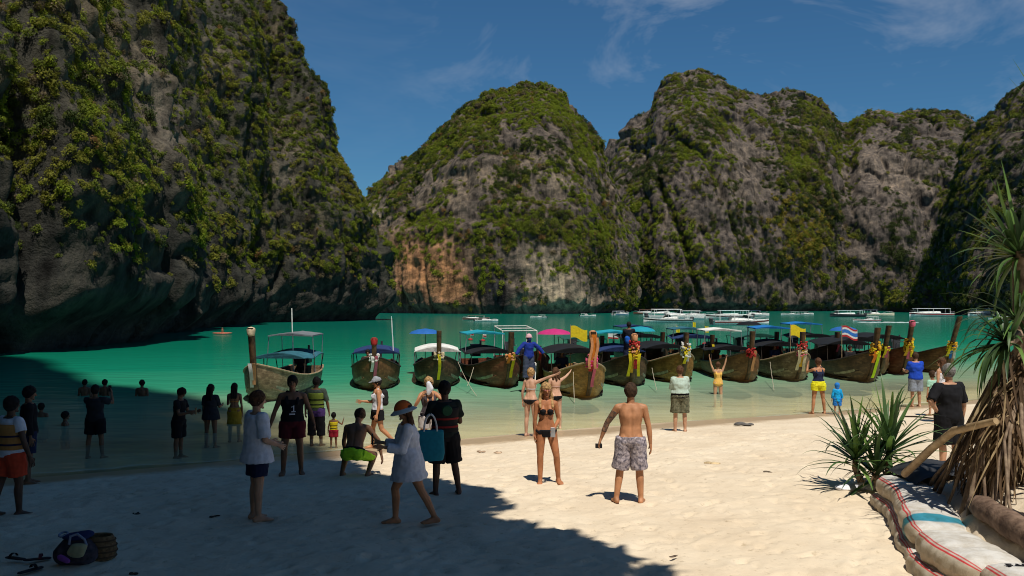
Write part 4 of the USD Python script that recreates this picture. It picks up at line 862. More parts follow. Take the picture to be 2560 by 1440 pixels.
def loft(rows, closed_ends=True):
    v = np.array(rows); nu, nv = v.shape[:2]; f = grid_faces(nu, nv); V = v.reshape(-1, 3); T = [tuple(q[[0, 1, 2]]) for q in f] + [tuple(q[[0, 2, 3]]) for q in f]
    if closed_ends:
        for r0 in (0, (nu - 1) * nv):
            T += [(r0, r0 + i, r0 + i + 1) for i in range(1, nv - 1)]
    return trimesh.Trimesh(V, T, process=False)
XS = np.linspace(-4.6, 4.2, 27)
def strip_mesh(pts, width, axis, thick=.006):
    pts = np.asarray(pts, float); a = np.asarray(axis, float) * width / 2
    t = np.gradient(pts, axis=0); nrm = np.cross(t, axis); nrm /= np.linalg.norm(nrm, axis=1, keepdims=True) + 1e-9
    return loft([[p - a, p + a, p + a + n * thick, p - a + n * thick, p - a] for p, n in zip(pts, nrm)])
COL = {'yellow': (.72, .56, .02), 'orange': (.72, .22, .03), 'gold': (.66, .36, .03), 'pink': (.65, .14, .22), 'red': (.42, .03, .03), 'white': (.66, .64, .62), 'neon': (.52, .76, .03), 'peach': (.72, .34, .17), 'cream': (.62, .50, .34), 'blue': (.03, .16, .5), 'magenta': (.62, .04, .22)}
def rib(c): return mat('ribbon_' + c, COL[c], rough=.7, var=.12, scale=12.0, spec=.2, trans=.2)
WOODS = {'brown': hullmat('hull_brown', (.19, .085, .034), (.30, .145, .058)), 'dark': hullmat('hull_dark', (.10, .056, .030), (.20, .115, .055)), 'golden': hullmat('hull_golden', (.31, .15, .034), (.46, .24, .07)), 'red': hullmat('hull_red', (.17, .052, .024), (.25, .10, .05)), 'grey': hullmat('hull_grey', (.21, .135, .075), (.36, .26, .155))}
post_wood = mat('prow_wood', (.060, .030, .015), rough=.5, var=.4, scale=4.0, second=(.13, .065, .03))
pale_wood = mat('pale_wood', (.34, .24, .14), rough=.7, var=.3, scale=5.0)
dark_wood = mat('dark_wood', (.035, .024, .017), rough=.7, var=.3, scale=5.0)
steel = mat('dull_steel', (.42, .43, .44), rough=.4, var=.1, metallic=.8)
CLOTH = {'black': (.012, .013, .015), 'turquoise': (.02, .36, .46), 'blue': (.02, .20, .55), 'white': (.66, .66, .62), 'green': (.02, .10, .075), 'grey': (.20, .22, .24), 'teal': (.03, .12, .16), 'navy': (.02, .04, .12)}
def longtail(px, py_prow, D, yaw, label, wood='brown', ribbons=(('yellow', .8),), garland=None, roof=None, awning=None, umbrella=None, flag=None, tip=None, rake=.55, post_h=2.5, frame=False, flourish=True, roof_z=1.45, prow_wide=.30, banner=None, key=None):
    """px: column of the foot of the prow; D: its distance; yaw: 0 points at the photographer, positive turns the bow to the right of the picture"""
    a = math.radians(yaw) - math.atan2(px - CX, FPX); fwd = np.array([math.sin(a), -math.cos(a)])
    bow = np.array([(px - CX) / FPX * D, D]); org = bow - fwd * 3.9
    t = thing('longtail_boat', label, 'longtail boat', (org[0], org[1], 0), yaw=math.degrees(math.atan2(fwd[1], fwd[0])), group='longtail boats moored along the beach')
    hm = WOODS[wood]
    part(t, 'hull', loft([bsec(x) for x in XS]), hm, smooth=50)
    part(t, 'hull_inside', loft([bsec(x, inset=.045) + [0, 0, .01] for x in XS[:-1]], False), dark_wood, smooth=50)
    for sd in (1, -1):
        e = np.array([[x, sd * (BW(x) + .012), BG(x) + .015] for x in XS]); part(t, 'gunwale', tube(e, .034, 6), pale_wood if wood in ('golden', 'grey') else dark_wood)
        e = np.array([[x, *(bsec(x, n=41)[(8 if sd > 0 else 32), 1:])] for x in XS[:-2]]); e[:, 1] += sd * .008; part(t, 'rubbing_strake', tube(e, .020, 5), hm)
        if flourish:
            rows = []
            for x in np.linspace(1.5, 3.3, 9):
                sec = bsec(x, n=41); i0, i1 = (6, 12) if sd > 0 else (34, 28); w = math.sin((x - 1.4) / 2.0 * math.pi) ** .8
                p0 = sec[i0]; p1 = sec[i0] * (1 - w) + sec[i1] * w; o = np.array([0, sd * .012, 0]); rows.append([p0 + o, p1 + o, p1 + o * .5, p0 + o * .5, p0 + o])
            part(t, 'painted_flourish', loft(rows), mat('flourish_paint', (.46, .38, .25), second=(.16, .12, .07), rough=.7, scale=5.0))
    part(t, 'floor', loft([[[x, -(BW(x) - .07), .12], [x, BW(x) - .07, .12], [x, BW(x) - .07, .09], [x, -(BW(x) - .07), .09]] for x in XS[1:-4]]), dark_wood)
    part(t, 'foredeck', loft([[[x, -(BW(x) - .05), BG(x) - .10], [x, BW(x) - .05, BG(x) - .10], [x, BW(x) - .05, BG(x) - .13], [x, -(BW(x) - .05), BG(x) - .13]] for x in XS[-8:-1]]), pale_wood)
    for x in (-2.2, -.9, .4, 1.6): part(t, 'thwart', box(.24, 2 * float(BW(x)) - .12, .035, (x, 0, .40)), pale_wood)
    # the tall prow: a slab that grows out of the stem
    zz = np.linspace(0, 1, 16); pz = .10 + (post_h - .10) * zz; ctr = np.stack([np.interp(pz, [-.14, .06, .42, .95, 1.25], [2.6, 3.42, 3.92, 4.22, 4.30]) + rake * np.maximum(pz - 1.15, 0), 0 * zz, pz], -1)
    rows = []
    for u, c in zip(zz, ctr):
        w, dpt = .075 + .02 * u, prow_wide / 2 * (0.8 + .35 * u)
        rows.append([c + [dpt * math.copysign(abs(math.cos(q)) ** .5, math.cos(q)), w * math.copysign(abs(math.sin(q)) ** .5, math.sin(q)), 0] for q in np.linspace(0, 2 * np.pi, 13)])
    part(t, 'prow', loft(rows), post_wood, smooth=40)
    at = lambda z: np.array([np.interp(z, ctr[:, 2], ctr[:, 0]), 0, z])
    r = np.random.default_rng(int(px))
    fr = lambda z: at(z) + [prow_wide * .55, 0, 0]
    if tip:
        c = at(post_h - .06); part(t, 'tip_cloth', soften(hull((c, (.20, .14, .10)), (c + [.02, 0, -.16], (.17, .12, .06))), .06, 3), rib(tip))
    def bunch(z, color, n=26, spread=.15, s=.05):
        c = at(z); ms = []
        for k in range(n):
            q = r.uniform(0, 2 * np.pi); d = np.array([math.cos(q) * (prow_wide * .55 + spread * .3), math.sin(q) * (.10 + spread * .5), r.uniform(-.20, .10)])
            ms.append(m3.Manifold.hull_points(ICO0 * r.uniform(.6, 1.2, 3) * s + c + d * [1, 1, 1])); ms.append(m3.Manifold.hull_points(np.vstack([ICO0 * s * .5 + c + d, ICO0 * .03 + c + [0, 0, d[2]]])))
        part(t, 'garland', union(ms), rib(color))
    if garland:
        for i, g in enumerate(garland): bunch(1.32 + .13 * (i % 2) + .30 * (i // 2), g)
    for i, (c, ln) in enumerate(ribbons):
        yy = (i - (len(ribbons) - 1) / 2) * .13 + r.uniform(-.02, .02); z0 = 1.36
        zs = np.linspace(z0, z0 - ln, 10); w = .10 + r.uniform(0, .03)
        p = np.stack([np.array([fr(z)[0] for z in zs]) + .05 + .035 * np.sin(np.linspace(0, 5, 10) + i * 2), yy + .03 * np.sin(np.linspace(0, 4, 10) + i), zs], -1)
        part(t, 'ribbon', strip_mesh(p, w, (0, 1, 0)), rib(c), smooth=60)
    if banner:
        zs = np.linspace(post_h - .1, post_h - 1.15, 12); p = np.stack([np.array([fr(z)[0] for z in zs]) + .05, .04 * np.sin(np.linspace(0, 6, 12)), zs], -1)
        part(t, 'ribbon', strip_mesh(p, .17, (0, 1, 0)), rib(banner), smooth=60)
        for dy in (-.09, .10): part(t, 'ribbon', strip_mesh(p + [.02, dy, -.1], .09, (0, 1, 0)), rib('peach' if banner == 'orange' else banner), smooth=60)
    # roof over the seats, awning poles, umbrella
    if roof:
        xs = np.linspace(-3.0, .9, 9); rows = []
        for x in xs:
            q = np.linspace(-1, 1, 11); arch = roof_z + .20 * (1 - q ** 2) + .05 * math.sin(x * 2)
            up_ = np.stack([0 * q + x, q * .97, arch], -1); rows.append(np.vstack([up_, up_[::-1] - [0, 0, .025], up_[:1]]))
        part(t, 'roof', loft(rows), mat('awning_' + roof, CLOTH[roof], rough=.8, var=.2, scale=4.0, spec=.2), smooth=50)
        for x in (-2.9, -1.0, .8):
            for sd in (1, -1): part(t, 'roof_post', tube([[x, sd * (BW(x) - .03), BG(x) - .05], [x, sd * .96, roof_z]], .020, 6), steel if roof == 'white' else dark_wood)
    if awning:
        c, z = awning; xs = np.linspace(-3.6, -1.2, 6)
        part(t, 'awning', loft([[[x, -.85, z], [x, 0, z + .10], [x, .85, z], [x, .85, z - .05], [x, 0, z + .06], [x, -.85, z - .05], [x, -.85, z]] for x in xs]), mat('awning_' + c, CLOTH[c], rough=.8, var=.15, scale=4.0, trans=.25), smooth=40)
        for x in (-3.5, -1.3):
            for sd in (1, -1): part(t, 'awning_post', tube([[x, sd * (BW(x) - .03), BG(x) - .05], [x, sd * .83, z]], .018, 6), steel)
    if frame:
        z = 2.0
        for sd in (1, -1):
            part(t, 'frame_rail', tube([[-3.6, sd * .8, z + .15], [-.6, sd * .8, z]], .028, 6), paint('frame_white', (.62, .6, .55)))
            for x, zt in ((-3.6, z + .15), (-.6, z)): part(t, 'frame_post', tube([[x, sd * .82, .6], [x, sd * .8, zt]], .026, 6), paint('frame_white', (.62, .6, .55)))
        for x, zt in ((-3.6, z + .15), (-2.1, z + .08), (-.6, z)): part(t, 'frame_rail', tube([[x, -.8, zt], [x, .8, zt]], .024, 6), paint('frame_white', (.62, .6, .55)))
    if umbrella:
        c, x, y, z = umbrella
        up = part(t, 'umbrella_pole', tube([[x, y, .3], [x, y, z + .12]], .016, 6), dark_wood)
        q = np.arange(13) / 12 * 2 * np.pi; rows = [np.stack([x + rr * np.cos(q), y + rr * np.sin(q), 0 * q + z + dz], -1) for rr, dz in ((.02, .16), (.35, .12), (.62, .03), (.74, -.07), (.70, -.07), (.58, 0), (.02, .13))]
        part(up, 'umbrella_canopy', loft(rows, False), mat('umbrella_' + c, COL.get(c, CLOTH.get(c)), rough=.6, var=.08, trans=.3), smooth=40)
    if flag:
        kind, x, y, h = flag
        fp = part(t, 'flagpole', tube([[x, y, .5], [x, y, h + .05]], .014, 6), pale_wood)
        def cloth_flag(z0, z1, c):
            s_ = np.linspace(0, 1, 9); return loft([[[x - .0 - .55 * u * .5, y + .72 * u + .02, z0 - .16 * u + .05 * math.sin(6 * u)], [x - .55 * u * .5, y + .72 * u + .02, z1 - .16 * u + .05 * math.sin(6 * u)], [x + .008 - .55 * u * .5, y + .72 * u + .02, z1 - .16 * u + .05 * math.sin(6 * u)], [x + .008 - .55 * u * .5, y + .72 * u + .02, z0 - .16 * u + .05 * math.sin(6 * u)]] for u in s_])
        if kind == 'yellow': part(fp, 'flag', cloth_flag(h - .48, h, 0), rib('yellow'), smooth=60)
        else:
            for k, (c, a_, b_) in enumerate((('red', 0, 1), ('white', 1, 2), ('blue', 2, 4), ('white', 4, 5), ('red', 5, 6))): part(fp, 'flag_stripe', cloth_flag(h - .08 * b_, h - .08 * a_, c), rib(c), smooth=60)
    # engine on its swivel with the long shaft
    eng = part(t, 'engine', union([m3.Manifold.hull_points(trimesh.creation.box((.75, .40, .40)).vertices + [-4.2, 0, 1.0]), m3.Manifold.hull_points(trimesh.creation.box((.35, .5, .22)).vertices + [-4.05, 0, 1.25]), frustum((-3.9, .2, 1.2), .05, (-3.9, .2, 1.55), .05)]), mat('engine_metal', (.06, .06, .065), rough=.45, var=.3, metallic=.4), smooth=30)
    part(eng, 'propeller_shaft', tube([[-4.3, 0, 1.0], [-7.4, 0, .05]], .035, 7), steel)
    part(eng, 'tiller', tube([[-3.9, 0, 1.1], [-2.7, .15, 1.25]], .02, 6), steel)
    BOATS[key] = (org, fwd)
    return t
BOATS = {}
def aboard(b, x, y, z):
    o, f = b; return (float(o[0] + f[0] * x - f[1] * y), float(o[1] + f[1] * x + f[0] * y), z)
longtail(642, 820, 29.0, -14, 'leftmost longtail boat with a pale cloth on its tall prow and a grey-blue roof', 'grey', (('white', .8), ('peach', .7)), None, 'teal', ('grey', 2.05), tip='cream', post_h=2.5, rake=.25, roof_z=1.25, key='first')
longtail(936, 850, 33.0, -1, 'small longtail boat with a red-topped prow and white and pink ribbons', 'brown', (('white', .6), ('pink', .9)), ('white',), 'navy', tip='red', post_h=2.0, rake=.15, roof_z=1.2, key='red_top')
longtail(1097, 830, 34.0, 1, 'dark longtail boat with one long yellow ribbon, white roof and blue umbrella', 'dark', (('yellow', 1.0),), ('cream',), 'white', None, ('blue', -3.2, -.5, 1.95), post_h=2.25, rake=.2, roof_z=1.22)
longtail(1270, 830, 34.0, 11, 'brown longtail boat under a turquoise awning with an orange and yellow ribbon', 'red', (('orange', .35), ('yellow', .9)), ('peach',), 'black', ('turquoise', 1.95), post_h=2.2, rake=.25, roof_z=1.15)
longtail(1474, 826, 30.2, 9, 'big golden-brown longtail boat with orange and pink cloths hanging from its prow', 'golden', (('red', .35), ('pink', .9)), ('magenta', 'pink'), 'black', None, ('magenta', -3.4, -.35, 2.05), ('yellow', -2.4, .2, 2.35), tip='peach', banner='orange', post_h=2.35, rake=.25, roof_z=1.38, prow_wide=.36, key='golden')
longtail(1342, 840, 36.5, 10, 'longtail boat with a bare white pipe frame behind the blue boatman', 'red', (('red', .4),), None, None, frame=True, post_h=1.55, rake=.2, flourish=False, key='frame')
longtail(1581, 855, 34.5, 8, 'dark longtail boat whose prow is wrapped in yellow garlands, below the standing boatman', 'dark', (('yellow', .9), ('gold', .75), ('red', .6), ('yellow', .9)), ('yellow', 'gold', 'peach', 'red'), 'navy', ('turquoise', 1.95), tip='peach', post_h=2.1, rake=.2, roof_z=1.2, key='garland')
longtail(1708, 843, 36.0, 13, 'longtail boat with white and pale yellow flowers round its bare brown prow', 'golden', (('yellow', .5), ('white', .4)), ('white', 'yellow', 'white'), 'black', None, ('turquoise', -3.0, -.5, 2.0), post_h=2.1, rake=.15, roof_z=1.25)
longtail(1872, 843, 36.5, 13, 'longtail boat with a red cloth knot and pale ribbon under a thin white awning', 'brown', (('red', .3), ('peach', .85)), ('red', 'red'), 'black', ('white', 2.0), post_h=2.15, rake=.25, roof_z=1.15)
longtail(1998, 850, 37.0, 13, 'longtail boat with pink and cream garlands, a yellow flag and a blue awning', 'grey', (('cream', .85), ('gold', .7), ('cream', .9)), ('pink', 'cream', 'red'), 'black', ('blue', 2.1), None, ('yellow', .9, .3, 2.3), post_h=2.1, rake=.25, roof_z=1.3, key='pink_cream')
longtail(2178, 833, 36.5, 17, 'longtail boat with a neon green ribbon and orange garlands on its thick prow', 'dark', (('orange', .5), ('neon', 1.15)), ('orange', 'yellow', 'gold'), 'black', None, None, ('thai', 1.8, -.6, 2.3), post_h=2.3, rake=.4, roof_z=1.4, prow_wide=.34, key='neon')
longtail(2204, 842, 40.0, 18, 'longtail boat whose prow leans just right of the neon ribbon', 'brown', (('yellow', .5), ('pink', .5)), ('yellow',), 'black', None, ('blue', -3.0, .3, 1.9), post_h=2.3, rake=.5, roof_z=1.4)
longtail(2262, 825, 40.5, 17, 'longtail boat with pinkish prow cloth and gold garlands, left of the royal blue man', 'red', (('gold', .45), ('pink', .6), ('yellow', .5)), ('gold', 'yellow', 'gold'), 'black', None, tip='pink', banner=None, post_h=2.5, rake=.5, roof_z=1.5)
longtail(2368, 818, 41.0, 19, 'rightmost longtail boat, its bare dark prow tied with yellow flowers and blue ribbons', 'brown', (('yellow', .5), ('blue', .6), ('white', .6)), ('yellow', 'gold'), None, post_h=2.7, rake=.75, flourish=False)
person(1322, 842, 1.74, 20, 'boatman in a blue long-sleeved shirt and pink hat standing at a boat side', 'dark', 'black', 'short', at=((1322 - CX) / FPX * 32.6, 32.6, .42), wear=[SHIRT(cloth('boat_blue', (.012, .03, .22)), 1.95, -.08, .03), W('trousers', lambda b: b.shorts(1.85, .02, .08), cloth('grey_blue', (.05, .06, .10))), W('hat', lambda b: union([b.brim(.13, .02), b.crown(.03)]), cloth('hat_pink', (.6, .36, .40)), it=0), W('face_cloth', lambda b: hull((b.C + b.hf * .05 - b.hu * .06, .075), (b.neck, .075)), cloth('boat_navy', (.014, .02, .10)), it=1)],
       aL=((.75, .2, -.6), (.55, .3, -.8)), aR=((.8, .2, -.7), (.6, .2, -.9)))
person(1565, 818, 1.72, 175, 'boatman in dark clothes with a blue bundle standing on a bow', 'brown', 'black', 'short', at=aboard(BOATS['garland'], 2.55, .05, .83), wear=[SHIRT(cloth('dark_coat', (.012, .012, .018)), 1.6), W('trousers', lambda b: b.shorts(1.8, .02, .08), NAVY), W('bundle', lambda b: hull((b.P - b.Ft * .16 + b.T * .02 - b.Lt * .06, .12), (b.P - b.Ft * .15 + b.T * .12 - b.Lt * .08, .11)), cloth('bundle_blue', (.01, .08, .36)))], aL=FORE, aR=FORE)
for key, lx, ly, lab, c in (('golden', -.9, -.35, 'man in dark blue seated aboard the golden boat under its black roof', (.015, .022, .05)), ('first', -2.2, .2, 'man in a dark shirt seated in the leftmost longtail', (.012, .014, .03)), ('red_top', 1.6, -.3, 'man seated in the boat with the red-topped prow', (.03, .02, .018)), ('frame', -.9, .3, 'dark figure seated behind the blue boatman', (.012, .012, .02)), ('pink_cream', -2.2, .3, 'figure in dark clothes seated under the blue awning', (.02, .015, .02)), ('pink_cream', .4, -.3, 'figure in navy seated near the yellow flag', (.014, .018, .05)), ('neon', 1.6, -.2, 'man sitting low in the boat with the green ribbon', (.014, .014, .016))):
    person(0, 0, 1.7, 8, lab, 'brown', 'black', 'short', at=aboard(BOATS[key], lx, ly, .125), wear=[SHIRT(cloth('aboard_%d' % int(1e4 * c[0] + 1e3 * c[2] + 10 * lx), c), .9), SHORTS(BLACK, .9)], edge=.05, aL=FORE, aR=FORE, lL=((.1, .9, -.1), (.0, 0, -1)), lR=((.1, .9, -.1), (.0, 0, -1)))
longtail(1650, 850, 43.0, 14, 'second-row longtail boat under a dark roof behind the flower-ringed bare prow', 'dark', (('white', .4),), None, 'black', ('navy', 2.0), post_h=1.9, rake=.2)
longtail(1775, 855, 42.0, 12, 'second-row longtail boat with a blue-grey awning left of the arms-raised woman', 'brown', (('yellow', .4),), None, 'navy', ('teal', 1.9), post_h=1.8, rake=.2)
longtail(1935, 852, 43.5, 14, 'second-row longtail boat with a green roof and black umbrella', 'red', (('red', .4),), None, 'green', None, ('black', -3.0, .3, 2.1), post_h=1.9, rake=.2)
longtail(2085, 848, 43.0, 16, 'second-row longtail boat under a low black roof behind the striped flag', 'dark', (('pink', .4),), None, 'black', ('blue', 2.15), post_h=1.9, rake=.2)
longtail(1500, 852, 41.0, 11, 'second-row longtail boat with a dark green roof right behind the golden boat', 'brown', (('yellow', .4),), None, 'green', None, post_h=1.8, rake=.2)
lx_, ly_ = (1325 - CX) / FPX * 33.0, 33.0
t = thing('boarding_ladder', 'pale boarding ladder under the blue boatman at the side of the golden boat', 'ladder', (lx_, ly_, 0), yaw=-8)
for sd in (-.2, .2): part(t, 'ladder_rail', tube([[sd, -.25, -.4], [sd, .15, 1.05]], .025, 6), paint('frame_white', (.62, .6, .55)))
for k in range(4): part(t, 'rung', tube([[-.2, -.14 + .11 * k, -.02 + .36 * k], [.2, -.14 + .11 * k, -.02 + .36 * k]], .02, 6), paint('frame_white', (.62, .6, .55)))
# mooring ropes and thin poles
rope = mat('rope', (.40, .34, .25), rough=.9, var=.2)
def rope_line(label, a, b, sag=.15, r=.010):
    u = np.linspace(0, 1, 12)[:, None]; p = np.asarray(a) * (1 - u) + np.asarray(b) * u; p[:, 2] -= sag * 4 * (u * (1 - u))[:, 0]
    o = np.asarray(a); t = thing('mooring_rope', label, 'rope', o); part(t, 'strand', tube(p - o, r, 6), rope)
rope_line('pale rope running down left from the turquoise-awning boat into the water', pix(1145, 905, 34.5), pix(1192, 990, 31.0), .1)
rope_line('pale rope from the red-ribboned prow of the turquoise-awning boat', pix(1184, 918, 33.5), pix(1168, 965, 32.0), .05)
rope_line('taut rope hanging off the side of the golden boat', pix(1433, 930, 30.6), pix(1436, 1006, 29.0), .0)
rope_line('slack rope beside the black-roofed boat left of the mint-shawl woman', pix(1630, 920, 35), pix(1642, 975, 32.5), .05)
rope_line('rope off the hull of the boat with pink and cream garlands', pix(1925, 905, 37), pix(1935, 975, 33), .03)
for px, y0, y1, D, lab in ((982, 790, 905, 38.0, 'tall thin pale pole standing by the boat with the red-topped prow'), (733, 770, 832, 34.5, 'thin pale mast rising above the leftmost longtail')):
    a = pix(px, y0, D); zb_ = .70 if px == 982 else -.3; t = thing('pole', lab, 'pole', (a[0], a[1], zb_)); part(t, 'shaft', tube([[0.05, 0, 0], [-.06, 0, a[2] - zb_]], [.03, .022], 8), paint('pole_white', (.62, .62, .58)))

# ---------------------------------------------------------------- boats farther out
gel = paint('gelcoat', (.78, .77, .73)); glassd = mat('dark_glass', (.015, .02, .025), rough=.15, spec=.6)
def speedboat(px, py, L, yaw, label, stripe=None, roof=(.70, .70, .66), covered=.55, name='speedboat', hullc=None):
    D = CAMZ * FPX / (py - HY); x = (px - CX) / FPX * D
    a = math.radians(yaw)
    t = thing(name, label, name.replace('_', ' '), (x, D, 0), yaw=yaw, group='motor boats anchored across the bay')
    L = L * .9; k = L / 10.0
    xs = np.linspace(-5, 5, 15); w = lambda q: 1.45 * (1 - max(0, (q - .5) / 4.5) ** 2.2) ** .8 * (1 if q > -4 else .97) + .02
    g = lambda q: .95 + .35 * max(0, q / 5) ** 1.5
    rows = [[[q, w(q), g(q)], [q, w(q) * .97, .45], [q, w(q) * .8, 0.0], [q, 0, -.45 + .5 * max(0, (q - 2) / 3) ** 2], [q, -w(q) * .8, 0.0], [q, -w(q) * .97, .45], [q, -w(q), g(q)]] for q in xs]
    S = lambda m: (m.apply_scale([k, k, k * .8]), m)[1]
    hm = gel if hullc is None else paint('hull_%d' % int(1000 * hullc[0] + 10 * hullc[2]), hullc)
    part(t, 'hull', S(loft(rows)), hm, smooth=40)
    part(t, 'deck', S(loft([[[q, -w(q) * .98, g(q) - .05], [q, w(q) * .98, g(q) - .05], [q, w(q) * .98, g(q) - .09], [q, -w(q) * .98, g(q) - .09]] for q in xs])), gel)
    if stripe is not None:
        for sd in (1, -1): part(t, 'side_stripe', S(loft([[[q, sd * (w(q) + .02), g(q) - .22], [q, sd * (w(q) * .985 + .02), g(q) - .50], [q, sd * (w(q) * .985 + .005), g(q) - .50], [q, sd * (w(q) + .005), g(q) - .22]] for q in xs])), paint('stripe_%d_%d' % (1000 * stripe[0], 1000 * stripe[2]), stripe))
    x0, x1 = -4.2, -4.2 + 10 * covered
    part(t, 'cabin', S(cat_([m3.Manifold.hull_points(np.array([[x0 + 2.2, s1 * 1.1, 1.0] for s1 in (1, -1)] + [[x1 + .8, s1 * .9, 1.05] for s1 in (1, -1)] + [[x0 + 2.4, s1 * 1.05, 1.55] for s1 in (1, -1)] + [[x1 - .1, s1 * .85, 1.55] for s1 in (1, -1)]))])), gel, smooth=False)
    part(t, 'windscreen', S(cat_([m3.Manifold.hull_points(np.array([[x1 - .1, s1 * .9, 1.50] for s1 in (1, -1)] + [[x1 + .55, s1 * .85, 1.25] for s1 in (1, -1)] + [[x1 - .5, s1 * .95, 2.1] for s1 in (1, -1)] + [[x1 - .9, s1 * .95, 1.5] for s1 in (1, -1)]))])), glassd, smooth=False)
    part(t, 'canopy', S(box(x1 - x0, 2.5, .14, ((x0 + x1) / 2, 0, 2.25), .06)), paint('canopy_%d_%d' % (1000 * roof[0], 1000 * roof[2]), roof))
    for q in (x0 + .15, (x0 + x1) / 2, x1 - .3):
        for sd in (1, -1): part(t, 'canopy_post', S(tube([[q, sd * 1.2, .9], [q, sd * 1.15, 2.22]], .05, 6)), gel)
    for y in (-.5, .5): part(t, 'outboard_motor', S(cat_([hull(((-5.25, y, 1.25), (.28, .22, .25)), ((-5.25, y, .3), (.14, .12, .2)))])), mat('motor_grey', (.05, .05, .055), rough=.35), smooth=50)
    part(t, 'bow_rail', S(tube([[2.2, 1.2, g(2.2)], [3.2, 1.05, g(3.2) + .5], [4.6, .35, g(4.6) + .5], [4.6, -.35, g(4.6) + .5], [3.2, -1.05, g(3.2) + .5], [2.2, -1.2, g(2.2)]], .03, 5)), steel)
DK = (.03, .035, .05)
for a in ((1216, 804, 4.6, 8, 'small white boat with a brown-roofed boat beside it, far left of the fleet', None, (.16, .09, .06)), (1186, 800, 5.2, 176, 'brownish low boat left of the small white boat', (.10, .05, .03), (.18, .11, .08), .7, 'speedboat', (.30, .25, .22)),
          (1346, 795, 4.0, 170, 'lone small white dinghy-like boat under the pale rock', None, (.62, .62, .6), .4), (1470, 791, 4.4, 5, 'small white boat close to the rock right of the pale cliff face', None, (.66, .66, .64), .35),
          (1553, 788, 6.8, 40, 'white cabin boat seen end-on beside the brown boats', (.05, .10, .30), (.55, .60, .68), .5), (1615, 786, 8.0, 172, 'dark reddish-brown tour boat behind the white speedboats', (.22, .07, .04), (.26, .12, .08), .7, 'speedboat', (.16, .09, .06)),
          (1655, 790, 10.5, 176, 'green and white roofed boat behind the two nearest white speedboats', (.05, .30, .22), (.60, .66, .60), .6), (1690, 799, 12.5, 3, 'long white speedboat with an open bow, first of the big pair', None, (.72, .72, .68), .5), (1668, 806, 9.0, 184, 'white speedboat with a dark waterline just in front of the long white one', (.02, .02, .02), (.66, .66, .64), .45),
          (1740, 795, 9.5, 8, 'white speedboat squeezed between the long pair', None, (.70, .70, .66), .5), (1852, 812, 9.6, 4, 'white speedboat with a dark red side stripe, nearest of the fleet', (.12, .03, .025), (.70, .68, .62), .55), (1822, 797, 10.5, 178, 'white-roofed speedboat directly behind the red-striped one', (.06, .05, .05), (.74, .73, .70), .65), (1885, 791, 8.5, 6, 'speedboat with a dark blue canopy behind the red-striped one', None, (.04, .08, .16), .6),
          (1976, 788, 5.5, 175, 'tiny white boat in front of the dark rock notch', None, (.5, .5, .48), .4), (2016, 787, 5.0, 10, 'tiny grey-white boat right of the other tiny boat', None, (.32, .30, .28), .5), (2118, 792, 9.0, 178, 'long low dark boat with a pale roof', (.02, .02, .03), (.62, .62, .60), .75, 'speedboat', (.05, .05, .06)),
          (2192, 791, 9.6, 2, 'cream coloured speedboat right of the dark boat', None, (.08, .10, .16), .4, 'speedboat', (.74, .68, .50)), (2166, 804, 5.2, 178, 'small white boat under way with a white wake', (.3, .04, .04), (.75, .75, .72), .4), (2326, 791, 11.5, 180, 'large white double-decked tour catamaran with a red waterline', (.25, .04, .05), (.74, .74, .72), .8), (2470, 790, 11.0, 178, 'white roofed boat half hidden behind the palm', (.10, .04, .04), (.74, .74, .72), .8), (2500, 800, 4.5, 160, 'small white boat seen between the palm leaves', None, (.6, .6, .62), .4)):
    speedboat(*a)
t = thing('kayak', 'tiny red kayak near the foot of the shaded cliff', 'kayak', ((556 - CX) / FPX * 93, 93, .05), yaw=10); part(t, 'hull', soften(hull(((-.9, 0, .08), (.1, .06, .05)), ((0, 0, .04), (.6, .28, .12)), ((.9, 0, .08), (.1, .06, .05))), .15, 1), paint('kayak_red', (.42, .12, .07))); part(t, 'paddler', cat_([hull(((0, 0, .2), .13), ((0, 0, .38), .12)), hull(((0, 0, .56), .09))]), mat('skin_brown', SKIN['brown']))
wake = thing('wake', 'white foam wake trailing behind the small boat under way', 'wake', (*pix(2215, 806, 149)[:2], .03), kind='stuff')
wr = np.random.default_rng(3); part(wake, 'foam', cat_([cat_([m3.Manifold.hull_points(ICO0 * [wr.uniform(.3, .9), wr.uniform(.2, .5), .05] + [wr.uniform(-4, 6), wr.normal() * .5, 0])]) for k in range(60)]), mat('foam', (.75, .80, .80), rough=.8))
# little flags on floats beyond the longtails
for px, py, D, c, lab in ((1176, 824, 78, 'white', 'small white and red marker flag left of the turquoise awning'), (1207, 828, 76, 'white', 'small white marker flag above the turquoise awning'), (1520, 830, 62, 'white', 'white banner with a red edge behind the golden boat'), (1690, 815, 70, 'yellow', 'yellow marker flag above the turquoise umbrella'), (1762, 815, 70, 'yellow', 'yellow marker flag right of the other yellow one'), (1732, 805, 90, 'yellow', 'yellow marker flag farthest out near the speedboats')):
    a = pix(px, py, D); t = thing('marker_flag', lab, 'flag', (a[0], a[1], 0), group='marker flags on floats'); part(t, 'pole', tube([[0, 0, -.2], [0, 0, a[2] + .1]], .02, 6), pale_wood); part(t, 'float', cat_([hull(((0, 0, .05), (.22, .22, .14)))]), rib('red'), smooth=60)
    wd = .72 if px == 1520 else .3; part(t, 'flag', strip_mesh([[wd * u, .05 * math.sin(5 * u), a[2] - .25 - .05 * u] for u in np.linspace(0, 1, 6)], .5 if px != 1520 else .45, (0, 0, 1)), rib(c), smooth=60)
    if c == 'white': part(t, 'flag_stripe', strip_mesh([[wd * u, .05 * math.sin(5 * u) - .012, a[2] - .40 - .05 * u] for u in np.linspace(0, 1, 6)], .10, (0, 0, 1)), rib('red'), smooth=60)
